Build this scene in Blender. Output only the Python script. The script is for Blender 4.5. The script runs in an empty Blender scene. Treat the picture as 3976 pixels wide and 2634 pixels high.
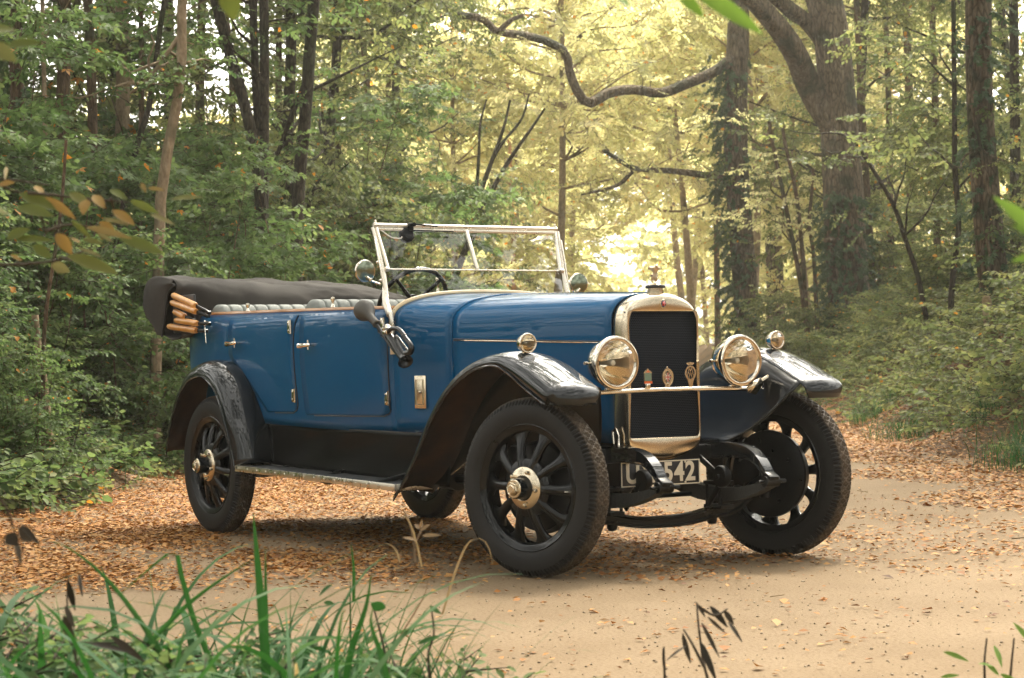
import bpy, bmesh, math, random
import numpy as np
from mathutils import Vector, Matrix
S = bpy.context.scene
R = math.radians
rng = np.random.default_rng(7)
random.seed(7)

# ------------------------------------------------------------------ camera
CAM = np.array([11.6056, -5.9494, 0.9784]); YAW, PIT, ROL, FPX = 2.5779, 0.0137, -0.0196, 8000.0
fw = np.array([math.cos(PIT)*math.cos(YAW), math.cos(PIT)*math.sin(YAW), math.sin(PIT)])
rt0 = np.array([math.sin(YAW), -math.cos(YAW), 0.0]); up0 = np.cross(rt0, fw)
rt = math.cos(ROL)*rt0 + math.sin(ROL)*up0; up = -math.sin(ROL)*rt0 + math.cos(ROL)*up0
cd = bpy.data.cameras.new('camera'); cam = bpy.data.objects.new('camera', cd); S.collection.objects.link(cam)
M = Matrix(((rt[0], up[0], -fw[0], CAM[0]), (rt[1], up[1], -fw[1], CAM[1]), (rt[2], up[2], -fw[2], CAM[2]), (0, 0, 0, 1)))
cam.matrix_world = M
cd.sensor_width = 36; cd.lens = FPX/3976*36; cd.clip_end = 2000; cd.clip_start = 0.1
cd.dof.use_dof = True; cd.dof.focus_distance = 10.9; cd.dof.aperture_fstop = 8.0
S.camera = cam

# ------------------------------------------------------------------ light
SUN_EL, SUN_AZ = R(56), R(128)          # azimuth of the sun in the XY plane, from +X
w = bpy.data.worlds.new('World'); S.world = w; w.use_nodes = True
nt = w.node_tree; nt.nodes.clear()
sky = nt.nodes.new('ShaderNodeTexSky'); sky.sky_type = 'NISHITA'; sky.sun_disc = False
sky.sun_elevation = SUN_EL; sky.sun_rotation = math.pi/2 - SUN_AZ; sky.dust_density = 4.0; sky.air_density = 1.0
hs = nt.nodes.new('ShaderNodeHueSaturation'); hs.inputs['Saturation'].default_value = 0.12
mx = nt.nodes.new('ShaderNodeMix'); mx.data_type = 'RGBA'; mx.blend_type = 'MULTIPLY'; mx.inputs[0].default_value = 1
mx.inputs[7].default_value = (1.0, 0.965, 0.87, 1)
bg = nt.nodes.new('ShaderNodeBackground'); bg.inputs['Strength'].default_value = 0.15
wo = nt.nodes.new('ShaderNodeOutputWorld')
nt.links.new(sky.outputs[0], hs.inputs['Color']); nt.links.new(hs.outputs[0], mx.inputs[6]); nt.links.new(mx.outputs[2], bg.inputs[0]); nt.links.new(bg.outputs[0], wo.inputs[0])
sl = bpy.data.lights.new('sun', 'SUN'); sl.energy = 2.0; sl.angle = R(12); sl.color = (1.0, 0.91, 0.74)
so = bpy.data.objects.new('sun', sl); S.collection.objects.link(so)
sd = Vector((math.cos(SUN_EL)*math.cos(SUN_AZ), math.cos(SUN_EL)*math.sin(SUN_AZ), math.sin(SUN_EL)))
so.rotation_euler = sd.to_track_quat('Z', 'Y').to_euler()
S.view_settings.view_transform = 'Standard'; S.view_settings.look = 'None'; S.view_settings.exposure = 2.45; S.view_settings.gamma = 1
S.cycles.max_bounces = 8; S.cycles.transparent_max_bounces = 12; S.cycles.transmission_bounces = 6; S.cycles.caustics_reflective = False; S.cycles.caustics_refractive = False
S.cycles.use_denoising = True

# ------------------------------------------------------------------ helpers
F2 = np.array([-0.845285, 0.534315, 0.0]); R2 = np.array([0.534315, 0.845285, 0.0])
def TS(t, s, z=0.0):                     # t metres to the right, s metres ahead of where the photographer stood
    p = CAM + F2*s + R2*t; return np.array([p[0], p[1], z])
def px(u, s):                            # sideways metres at depth s for a column of the 2367-wide picture
    return (u-1183.5)*1.67976/FPX*s
def hz(v, s, u=1183):                    # height at depth s for a row of that picture
    return CAM[2] + (849.2-(u-1183.5)*0.0196-v)*1.67976/FPX*s
def unp(u, v, ax, val):                  # point of the car's plane seen at a pixel of the full photograph
    d = fw*FPX + rt*(u-1988) - up*(v-1317); t = (val-CAM[ax])/d[ax]; return CAM + t*d

def tag(o, label=None, cat=None, group=None, kind=None):
    if label: o['label'] = label
    if cat: o['category'] = cat
    if group: o['group'] = group
    if kind: o['kind'] = kind
    return o
def empty(name, loc=(0, 0, 0), rz=0):
    o = bpy.data.objects.new(name, None); S.collection.objects.link(o); o.location = loc; o.rotation_euler.z = rz; o.empty_display_size = .2; return o

class MB:
    def __init__(s): s.v = []; s.f = []; s.m = []
    def add(s, v, f, mi=0):
        n = len(s.v); s.v.extend([tuple(map(float, p)) for p in v]); s.f.extend([tuple(n+i for i in q) for q in f]); s.m.extend([mi]*len(f)); return s
    def box(s, c, size, rot=None, bev=0.0, mi=0, seg=2):
        bm = bmesh.new(); bmesh.ops.create_cube(bm, size=1)
        for v in bm.verts: v.co = Vector((v.co.x*size[0], v.co.y*size[1], v.co.z*size[2]))
        if bev: bmesh.ops.bevel(bm, geom=bm.edges[:], offset=bev, segments=seg, affect='EDGES', profile=.5)
        if rot is not None: bmesh.ops.transform(bm, matrix=rot.to_4x4(), verts=bm.verts)
        bm.verts.index_update()
        s.add([v.co+Vector(c) for v in bm.verts], [[v.index for v in f.verts] for f in bm.faces], mi); bm.free(); return s
    def bar(s, a, b, wy, wz, bev=0.0, mi=0, upv=(0, 0, 1)):
        a, b = Vector(a), Vector(b); d = b-a; x = d.normalized(); z = Vector(upv); y = z.cross(x).normalized(); z = x.cross(y)
        return s.box((a+b)/2, (d.length, wy, wz), Matrix((x, y, z)).transposed(), bev, mi)
    def tube(s, path, r, n=8, caps=True, closed=False, mi=0):
        P = [Vector(p) for p in path]; N = len(P); rr = r if hasattr(r, '__len__') else [r]*N
        T = []
        for i in range(N):
            a = P[i-1] if (i > 0 or closed) else P[i]; b = P[(i+1) % N] if (i < N-1 or closed) else P[i]
            T.append((b-a).normalized())
        u = T[0].orthogonal().normalized(); V = []
        for i in range(N):
            u = (u - T[i]*u.dot(T[i])); u = u.normalized() if u.length > 1e-6 else T[i].orthogonal().normalized(); w_ = T[i].cross(u)
            for k in range(n):
                a = 2*math.pi*k/n; V.append(P[i]+(u*math.cos(a)+w_*math.sin(a))*rr[i])
        F = []
        for i in range(N if closed else N-1):
            j = (i+1) % N
            for k in range(n): F.append((i*n+k, i*n+(k+1) % n, j*n+(k+1) % n, j*n+k))
        if caps and not closed: F.append(tuple(range(n-1, -1, -1))); F.append(tuple((N-1)*n+k for k in range(n)))
        return s.add(V, F, mi)
    def lathe(s, prof, o=(0, 0, 0), ax=(0, 1, 0), n=32, mi=0, closed=False):
        o = Vector(o); a = Vector(ax).normalized(); u = a.orthogonal().normalized(); w_ = a.cross(u); V = []; F = []; m = len(prof)
        for k in range(n):
            t = 2*math.pi*k/n; d = u*math.cos(t)+w_*math.sin(t)
            for (r, h) in prof: V.append(o+d*r+a*h)
        for k in range(n):
            k2 = (k+1) % n
            for i in range(m if closed else m-1):
                j = (i+1) % m; F.append((k*m+i, k2*m+i, k2*m+j, k*m+j))
        return s.add(V, F, mi)
    def grid(s, G, cu=False, cv=False, mi=0):
        nu, nv = len(G), len(G[0]); V = [p for row in G for p in row]; F = []
        for i in range(nu if cu else nu-1):
            for j in range(nv if cv else nv-1):
                i2, j2 = (i+1) % nu, (j+1) % nv; F.append((i*nv+j, i2*nv+j, i2*nv+j2, i*nv+j2))
        return s.add(V, F, mi)
    def mirror(s):
        n = len(s.v); s.v += [(a, -b, c) for a, b, c in s.v]; s.f += [tuple(n+i for i in reversed(q)) for q in s.f]; s.m += s.m[:]; return s
    def build(s, name, mats, parent=None, angle=35, solid=0, off=0, fixn=False):
        me = bpy.data.meshes.new(name); me.from_pydata(s.v, [], s.f)
        for m in (mats if isinstance(mats, (list, tuple)) else [mats]): me.materials.append(m)
        me.polygons.foreach_set('material_index', s.m)
        if fixn:
            bm = bmesh.new(); bm.from_mesh(me); bmesh.ops.remove_doubles(bm, verts=bm.verts, dist=1e-5); bmesh.ops.recalc_face_normals(bm, faces=bm.faces); bm.to_mesh(me); bm.free()
        me.polygons.foreach_set('use_smooth', [True]*len(me.polygons))
        if angle: me.set_sharp_from_angle(angle=R(angle))
        o = bpy.data.objects.new(name, me); S.collection.objects.link(o)
        if parent: o.parent = parent
        if solid:
            md = o.modifiers.new('thickness', 'SOLIDIFY'); md.thickness = solid; md.offset = off
        return o

def spline(pts, n):                      # Catmull-Rom through points of any dimension
    P = np.array(pts, float); N = len(P); out = []
    d = np.r_[0, np.cumsum(np.linalg.norm(np.diff(P, axis=0), axis=1))]
    for t in np.linspace(0, d[-1], n):
        i = min(max(np.searchsorted(d, t, 'right')-1, 0), N-2); h = d[i+1]-d[i]; q = (t-d[i])/h
        m0 = (P[i+1]-P[i-1])/(d[i+1]-d[i-1]) if i > 0 else (P[1]-P[0])/(d[1]-d[0])
        m1 = (P[i+2]-P[i])/(d[i+2]-d[i]) if i < N-2 else (P[-1]-P[-2])/(d[-1]-d[-2])
        out.append((2*q**3-3*q**2+1)*P[i]+(q**3-2*q**2+q)*h*m0+(-2*q**3+3*q**2)*P[i+1]+(q**3-q**2)*h*m1)
    return np.array(out)
def interp(tab):
    P = np.array(tab, float)
    def f(x):
        i = int(min(max(np.searchsorted(P[:, 0], x, 'right')-1, 0), len(P)-2)); h = P[i+1, 0]-P[i, 0]; q = min(max((x-P[i, 0])/h, 0), 1)
        m0 = (P[i+1, 1]-P[i-1, 1])/(P[i+1, 0]-P[i-1, 0]) if i > 0 else (P[1, 1]-P[0, 1])/h
        m1 = (P[i+2, 1]-P[i, 1])/(P[i+2, 0]-P[i, 0]) if i < len(P)-2 else (P[-1, 1]-P[-2, 1])/h
        return (2*q**3-3*q**2+1)*P[i, 1]+(q**3-2*q**2+q)*h*m0+(-2*q**3+3*q**2)*P[i+1, 1]+(q**3-q**2)*h*m1
    return f

# ------------------------------------------------------------------ materials
def mat(name, col, rough=.5, metal=0, coat=0, bump=0, bscale=40, var=0, vscale=6, col2=None, spec=.5, coatr=.03, rvar=0, detail=5):
    m = bpy.data.materials.new(name); m.use_nodes = True; t = m.node_tree; b = t.nodes['Principled BSDF']
    b.inputs['Base Color'].default_value = (*col, 1); b.inputs['Roughness'].default_value = rough; b.inputs['Metallic'].default_value = metal
    b.inputs['Coat Weight'].default_value = coat; b.inputs['Coat Roughness'].default_value = coatr; b.inputs['Specular IOR Level'].default_value = spec
    tc = t.nodes.new('ShaderNodeTexCoord')
    if var or col2 or rvar:
        n = t.nodes.new('ShaderNodeTexNoise'); n.inputs['Scale'].default_value = vscale; n.inputs['Detail'].default_value = detail; t.links.new(tc.outputs['Object'], n.inputs['Vector'])
        r = t.nodes.new('ShaderNodeValToRGB'); c2 = col2 or tuple(min(1, c*(1+var)) for c in col); c1 = col if col2 else tuple(c*(1-var) for c in col)
        r.color_ramp.elements[0].color = (*c1, 1); r.color_ramp.elements[1].color = (*c2, 1); r.color_ramp.elements[0].position = .35; r.color_ramp.elements[1].position = .65
        t.links.new(n.outputs[0], r.inputs[0])
        if var or col2: t.links.new(r.outputs[0], b.inputs['Base Color'])
        if rvar:
            mr = t.nodes.new('ShaderNodeMapRange'); mr.inputs[3].default_value = max(0, rough-rvar); mr.inputs[4].default_value = rough+rvar; mr.inputs[1].default_value = .3; mr.inputs[2].default_value = .7
            t.links.new(n.outputs[0], mr.inputs[0]); t.links.new(mr.outputs[0], b.inputs['Roughness'])
    if bump:
        n2 = t.nodes.new('ShaderNodeTexNoise'); n2.inputs['Scale'].default_value = bscale; n2.inputs['Detail'].default_value = 6; t.links.new(tc.outputs['Object'], n2.inputs['Vector'])
        bp = t.nodes.new('ShaderNodeBump'); bp.inputs['Strength'].default_value = bump; bp.inputs['Distance'].default_value = .01; t.links.new(n2.outputs[0], bp.inputs['Height']); t.links.new(bp.outputs[0], b.inputs['Normal'])
    return m
BLUE = mat('blue_paint', (.0003, .070, .178), .4, coat=.55, coatr=.012, spec=.05)
BLACK = mat('black_enamel', (.004, .006, .008), .4, coat=1, coatr=.012, spec=.05)
VALB = mat('valance_black', (.0026, .0032, .0034), .55, coat=.12, coatr=.05, spec=.05)
WHEELB = mat('wheel_black', (.0028, .0032, .0036), .45, coat=.55, coatr=.06, spec=.05)
BLACKD = mat('chassis_black', (.003, .0036, .0042), .36, spec=.22, rvar=.12, vscale=9, var=.3)
UNDER = mat('fender_underside', (.008, .006, .005), .8, col2=(.055, .022, .009), vscale=5)
NICK = mat('nickel_satin', (.66, .57, .43), .2, 1, rvar=.06, vscale=4)
CHROME = mat('polished_nickel', (.82, .75, .64), .07, 1)
ALU = mat('aluminium_trim', (.78, .72, .62), .3, 1, rvar=.08, vscale=20)
CREAM = mat('scuttle_bead', (.58, .46, .28), .35, coat=.3)
LEATH = mat('grey_leather', (.17, .185, .17), .7, var=.15, vscale=7, bump=.1, bscale=150)
CLOTH = mat('hood_cloth', (.045, .041, .037), .9, var=.3, vscale=3, bump=.25, bscale=300, spec=.2)
WOOD = mat('varnished_wood', (.46, .19, .035), .35, coat=.5, col2=(.60, .29, .07), vscale=18)
RAILW = mat('rail_wood', (.36, .17, .06), .4, coat=.4, var=.2)
RUBBER = mat('rubber', (.028, .027, .026), .62, var=.25, vscale=12)
MATR = mat('ribbed_rubber_mat', (.030, .032, .034), .5, bump=.2, bscale=90)
HORNB = mat('horn_bulb_rubber', (.055, .050, .042), .55, var=.15)
HORNM = mat('horn_black_metal', (.004, .004, .0045), .3, coat=.8, spec=.1)
PLATE = mat('plate_black', (.008, .009, .012), .35)
PLTX = mat('plate_lettering', (.62, .55, .42), .5)
RED = mat('red_enamel', (.42, .018, .012), .3, coat=1)
GREEN = mat('green_enamel', (.13, .20, .15), .35, coat=1)
ORANGE = mat('orange_enamel', (.62, .10, .015), .35, coat=1)
WHITE = mat('white_enamel', (.72, .68, .6), .4)
NAVY = mat('navy_enamel', (.01, .012, .05), .3, coat=1)
GAITER = mat('gaiter_leather', (.035, .036, .034), .6, bump=.5, bscale=60, var=.2)
BARKY = None
def tyre_mat():
    m = mat('tyre', (.008, .0077, .0074), .6, spec=.3, var=.2, vscale=14, bump=.1, bscale=120); t = m.node_tree; b = t.nodes['Principled BSDF']
    tc = t.nodes.new('ShaderNodeTexCoord'); sx = t.nodes.new('ShaderNodeSeparateXYZ'); t.links.new(tc.outputs['Object'], sx.inputs[0])
    cb = t.nodes.new('ShaderNodeCombineXYZ'); t.links.new(sx.outputs[0], cb.inputs[0]); t.links.new(sx.outputs[2], cb.inputs[2])
    ln = t.nodes.new('ShaderNodeVectorMath'); ln.operation = 'LENGTH'; t.links.new(cb.outputs[0], ln.inputs[0])
    mr = t.nodes.new('ShaderNodeMapRange'); mr.inputs[1].default_value = .404; mr.inputs[2].default_value = .417; t.links.new(ln.outputs['Value'], mr.inputs[0])
    nz = t.nodes.new('ShaderNodeTexNoise'); nz.inputs['Scale'].default_value = 18; t.links.new(tc.outputs['Object'], nz.inputs[0])
    mu = t.nodes.new('ShaderNodeMath'); mu.operation = 'MULTIPLY'; t.links.new(mr.outputs[0], mu.inputs[0]); t.links.new(nz.outputs[0], mu.inputs[1])
    mm = t.nodes.new('ShaderNodeMix'); mm.data_type = 'RGBA'; t.links.new(mu.outputs[0], mm.inputs[0])
    old = b.inputs['Base Color'].links[0].from_socket; t.links.new(old, mm.inputs[6]); mm.inputs[7].default_value = (.13, .095, .062, 1); t.links.new(mm.outputs[2], b.inputs['Base Color'])
    return m
TYRE = tyre_mat()
def core_mat():
    m = mat('honeycomb_core', (.008, .010, .014), .7, spec=.08); t = m.node_tree; b = t.nodes['Principled BSDF']
    tc = t.nodes.new('ShaderNodeTexCoord'); mp = t.nodes.new('ShaderNodeMapping'); mp.inputs['Rotation'].default_value = (R(-90), 0, R(-90)); t.links.new(tc.outputs['Object'], mp.inputs[0])
    sx = t.nodes.new('ShaderNodeSeparateXYZ'); t.links.new(tc.outputs['Object'], sx.inputs[0]); cb = t.nodes.new('ShaderNodeCombineXYZ'); t.links.new(sx.outputs[1], cb.inputs[0]); t.links.new(sx.outputs[2], cb.inputs[1])
    br = t.nodes.new('ShaderNodeTexBrick'); br.inputs['Scale'].default_value = 1; br.inputs['Brick Width'].default_value = .0115; br.inputs['Row Height'].default_value = .0082; br.inputs['Mortar Size'].default_value = .0011; br.inputs['Mortar Smooth'].default_value = .6
    t.links.new(cb.outputs[0], br.inputs['Vector'])
    mm = t.nodes.new('ShaderNodeMix'); mm.data_type = 'RGBA'; t.links.new(br.outputs['Fac'], mm.inputs[0]); mm.inputs[6].default_value = (.003, .0045, .009, 1); mm.inputs[7].default_value = (.034, .042, .055, 1); t.links.new(mm.outputs[2], b.inputs['Base Color'])
    bp = t.nodes.new('ShaderNodeBump'); bp.inputs['Strength'].default_value = .6; bp.inputs['Distance'].default_value = .004; t.links.new(br.outputs['Fac'], bp.inputs['Height']); t.links.new(bp.outputs[0], b.inputs['Normal'])
    return m
CORE = core_mat()
def glass_mat(name, tint=(.93, .95, .92), refl=.10):
    m = bpy.data.materials.new(name); m.use_nodes = True; t = m.node_tree; t.nodes.clear()
    o = t.nodes.new('ShaderNodeOutputMaterial'); a = t.nodes.new('ShaderNodeBsdfTransparent'); a.inputs[0].default_value = (*tint, 1); g = t.nodes.new('ShaderNodeBsdfGlossy'); g.inputs['Roughness'].default_value = .01
    fr = t.nodes.new('ShaderNodeFresnel'); fr.inputs[0].default_value = 1.5; ad = t.nodes.new('ShaderNodeMath'); ad.operation = 'MULTIPLY'; ad.inputs[1].default_value = refl; ad.use_clamp = True; t.links.new(fr.outputs[0], ad.inputs[0])
    mx_ = t.nodes.new('ShaderNodeMixShader'); t.links.new(ad.outputs[0], mx_.inputs[0]); t.links.new(a.outputs[0], mx_.inputs[1]); t.links.new(g.outputs[0], mx_.inputs[2]); t.links.new(mx_.outputs[0], o.inputs[0]); return m
GLASS = glass_mat('windscreen_glass', (.97, .98, .96), .3)
MIRR = mat('mirror_back', (.25, .29, .22), .16, 1)
LENS = glass_mat('lamp_glass', (.95, .93, .86), 1.3)

# ------------------------------------------------------------------ setting: ground, track
def sm(x): x = np.clip(x, 0, 1); return x*x*(3-2*x)
def edge_l(s): s = np.asarray(s, float); return np.where(s < 14, -3.2-(14-s)*1.5, -3.2+np.clip(s-34, 0, 60)*.09)
def edge_r(s): s = np.asarray(s, float); return 4.05+np.clip(s-22, 0, 12)*.065+np.clip(7-s, 0, 20)*1.5
def wob(t, s): return .06*np.sin(1.3*t+.7*s)+.05*np.sin(2.7*t-1.9*s+1)+.03*np.sin(5.1*t+4.3*s)
def height(t, s):
    t, s = np.asarray(t, float), np.asarray(s, float)
    dl = edge_l(s)-t+.25*np.sin(s*1.1)+.12*np.sin(s*2.9); dr = t-edge_r(s)+.2*np.sin(s*.9+2)
    h = .55*sm(dl/2.5)+1.2*sm((dl-4)/25)+1.75*sm(dr/3.4)+1.5*sm((dr-5)/25)
    return h+wob(t, s)*np.clip(sm(dl/1.2)+sm(dr/1.2), 0, 1)
def axis(a, b, c, d, n1, n2):
    x = np.linspace(-1, 1, n2); return np.unique(np.r_[np.linspace(a, b, n1), np.linspace(b, c, n2), np.linspace(c, d, n1)])
def sheet(name, ts, ss, zoff, m):
    T, Q = np.meshgrid(ts, ss, indexing='ij'); Z = height(T, Q)+zoff
    P = CAM[None, None]*np.array([1, 1, 0])+R2*T[..., None]+F2*Q[..., None]; P[..., 2] = Z
    return MB().grid(P).build(name, m, angle=0)
def ground_mat(name, c1, c2, c3, sc):
    m = bpy.data.materials.new(name); m.use_nodes = True; t = m.node_tree; b = t.nodes['Principled BSDF']; b.inputs['Roughness'].default_value = .9; b.inputs['Specular IOR Level'].default_value = .2
    tc = t.nodes.new('ShaderNodeTexCoord'); n1 = t.nodes.new('ShaderNodeTexNoise'); n1.inputs['Scale'].default_value = sc[0]; n1.inputs['Detail'].default_value = 8; n2 = t.nodes.new('ShaderNodeTexNoise'); n2.inputs['Scale'].default_value = sc[1]; n2.inputs['Detail'].default_value = 6
    for n in (n1, n2): t.links.new(tc.outputs['Object'], n.inputs[0])
    r = t.nodes.new('ShaderNodeValToRGB'); r.color_ramp.elements[0].color = (*c1, 1); r.color_ramp.elements[1].color = (*c2, 1); r.color_ramp.elements[0].position = .33; r.color_ramp.elements[1].position = .66; t.links.new(n1.outputs[0], r.inputs[0])
    r2 = t.nodes.new('ShaderNodeValToRGB'); r2.color_ramp.elements[0].position = .52; r2.color_ramp.elements[1].position = .72; t.links.new(n2.outputs[0], r2.inputs[0])
    mm = t.nodes.new('ShaderNodeMix'); mm.data_type = 'RGBA'; t.links.new(r2.outputs[0], mm.inputs[0]); t.links.new(r.outputs[0], mm.inputs[6]); mm.inputs[7].default_value = (*c3, 1); t.links.new(mm.outputs[2], b.inputs['Base Color'])
    bp = t.nodes.new('ShaderNodeBump'); bp.inputs['Strength'].default_value = .5; bp.inputs['Distance'].default_value = .01; t.links.new(n2.outputs[0], bp.inputs['Height']); t.links.new(bp.outputs[0], b.inputs['Normal']); return m
SOIL = ground_mat('leaf_mould_soil', (.045, .028, .014), (.11, .062, .025), (.16, .085, .03), (3, 30))
SAND = ground_mat('sandy_track', (.162, .112, .062), (.208, .150, .090), (.112, .069, .033), (1.1, 70))
ts = np.unique(np.r_[np.linspace(-220, -40, 8), np.linspace(-40, -12, 15), np.linspace(-12, 14, 150), np.linspace(14, 40, 14), np.linspace(40, 220, 8)])
ss = np.unique(np.r_[np.linspace(-120, -40, 6), np.linspace(-40, 4, 24), np.linspace(4, 50, 190), np.linspace(50, 130, 40), np.linspace(130, 260, 8)])
tag(sheet('ground', ts, ss, -.012, SOIL), kind='structure')
Gr = []
for s_ in np.r_[np.linspace(-30, 5, 20), np.linspace(5.3, 45, 160), np.linspace(46, 118, 40)]:
    l = max(float(edge_l(s_)), -30)-.1+.18*math.sin(s_*1.7)+.1*math.sin(s_*4.1); r_ = min(float(edge_r(s_)), 20)+.05+.15*math.sin(s_*1.3+1)+.08*math.sin(s_*3.7)
    row = [TS(t, s_) for t in np.linspace(l, r_, 24)]; row = [np.array([p[0], p[1], float(height(t, s_))+.001]) for p, t in zip(row, np.linspace(l, r_, 24))]; Gr.append(row)
tag(MB().grid(Gr).build('track', SAND, angle=0), kind='structure')

# ------------------------------------------------------------------ the car (forward +X, its right side -Y)
CAR = empty('vintage_car'); tag(CAR, 'blue vintage open touring car with black wings, brass radiator and folded hood', 'car')
WB, TR, DEL = 3.522, 1.4934, .275
# --- body surfaces
wid = interp([(-.95, .40), (-.88, .53), (-.75, .595), (-.5, .645), (0, .675), (.5, .69), (1.0, .69), (1.5, .675), (1.95, .60), (2.37, .487), (2.9, .345), (3.46, .232)])
zsh = interp([(-.95, 1.24), (1.9, 1.23), (1.95, 1.235), (2.37, 1.19), (2.9, 1.18), (3.46, 1.175)])
ztop = interp([(1.9, 1.392), (1.95, 1.39), (2.37, 1.368), (2.9, 1.35), (3.46, 1.328)])
zbot = interp([(-.95, .80), (-.5, .72), (0, .69), (.56, .67), (1.6, .645), (2.4, .64), (3.46, .60)])
zrail = interp([(-.95, 1.35), (-.31, 1.342), (.93, 1.322), (1.97, 1.303)])
def yside(x, z):
    wv = wid(x); k = .07 if x < 1.9 else .03; y = wv*(1-k*max(0, (1.15-z)/.5)**2)
    if z > 1.23: y -= .035*((z-1.23)/.11)**2
    return y
def section(x, n=14):
    wv, zs, zt, zb = wid(x), zsh(x), ztop(x), zbot(x); out = [(yside(x, z), z) for z in np.linspace(zb, zs, 8)]
    out[-1] = (wv, zs)
    for a in np.linspace(0, math.pi/2, n)[1:]: out.append((wv*max(0, math.cos(a))**(2/2.5), zs+(zt-zs)*math.sin(a)**(2/2.5)))
    return out
b = MB()
xs = np.r_[np.linspace(-.95, -.7, 8), np.linspace(-.6, 1.95, 34)]
b.grid([[(x, -yside(x, z), z) for z in np.linspace(zbot(x), zrail(x), 16)] for x in xs]).mirror()
rear = [[(-.95-.05*math.cos(math.pi/2*y/.40)*(1 if True else 0), y, z) for z in np.linspace(zbot(-.95), zrail(-.95), 10)] for y in np.linspace(-.40, .40, 12)]
b.grid(rear)
b.grid([[(x, sgn*y, z) for (y, z) in section(x)] for x in np.linspace(1.95, 2.372, 9) for sgn in (-1,)]).add([], [])
b2 = MB().grid([[(x, y, z) for (y, z) in section(x)] for x in np.linspace(1.95, 2.372, 9)]); b.add(b2.v, b2.f)
# floor, inner lining and bulkhead
b.add([(-.9, -.55, .70), (3.4, -.22, .62), (3.4, .22, .62), (-.9, .55, .70)], [(0, 1, 2, 3)])
body = b.build('body', BLUE, CAR, solid=.012, off=-1, fixn=True)
li = MB(); li.grid([[(x, -yside(x, z)+.03, z) for z in np.linspace(.75, zrail(x)-.004, 8)] for x in np.linspace(-.88, 1.95, 20)]).mirror(); li.box((1.96, 0, 1.0), (.02, 1.1, .55)); li.box((-.86, 0, 1.02), (.02, .9, .6))
li.build('lining', LEATH, CAR, fixn=True)
rl = MB()
for sg in (-1, 1):
    rl.tube([(x, sg*(yside(x, zrail(x))-.012), zrail(x)+.004) for x in np.linspace(-.85, 1.93, 30)], .013, 8)
rl.build('cockpit_rail', RAILW, CAR)
# seam strip at bonnet rear and bonnet
bn = MB(); xs = np.linspace(2.380, 3.455, 22)
G = [[(x, -y, z) for (y, z) in section(x)]+[(x, y, z) for (y, z) in section(x)[::-1][1:]] for x in xs]; bn.grid(G)
bonnet = bn.build('bonnet', BLUE, CAR, angle=50, solid=.008, off=-1)
def hline(x): return 1.124-(x-2.40)*.036
hg = MB()
for sg in (-1, 1): hg.tube([(x, sg*(yside(x, hline(x))+.002), hline(x)) for x in np.linspace(2.39, 3.45, 10)], .0032, 6)
hg.tube([(x, 0, ztop(x)+.002) for x in np.linspace(2.39, 3.45, 8)], .004, 6); hg.build('bonnet_hinge', CHROME, bonnet)
db = MB()
for sg in (-1, 1): db.tube([(x, sg*(yside(x, hline(x)+.008)+.0005), hline(x)+.007) for x in np.linspace(2.39, 3.45, 10)], .003, 5)
db.build('bonnet_seam', PLATE, bonnet)
cl = MB()
for x in (2.376,):
    s_ = section(x); cl.tube([(x, -y-.001, z) for y, z in s_]+[(x, y+.001, z) for y, z in s_[::-1][1:]], .0055, 6)
cl.build('bonnet_beading', BLUE, bonnet)
for x in (2.72, 2.77, 2.82, 2.87): pass
for x in (2.60, 2.66, 2.72, 2.78, 2.84):
    lv = MB(); lv.lathe([(0.0, .012), (.006, .010), (.010, 0)], (x, -yside(x, .985), .985), (-.2, -1, 0), 10); lv.build('bonnet_rivet', CHROME, bonnet)
# scuttle beading
sb = MB(); s_ = section(1.95); sec = [(y, z) for y, z in s_ if z > 1.20]
pth = [(1.952, -sec[0][0]-.002, 1.06), (1.95, -sec[0][0]-.003, 1.13)]+[(1.945, -y, z+.004) for y, z in sec]+[(1.945, y, z+.004) for y, z in sec[::-1][1:]]+[(1.95, sec[0][0]+.003, 1.13), (1.952, sec[0][0]+.002, 1.06)]
sb.tube(spline(pth, 70), .015, 8); sb.build('scuttle_beading', CREAM, CAR)
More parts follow.
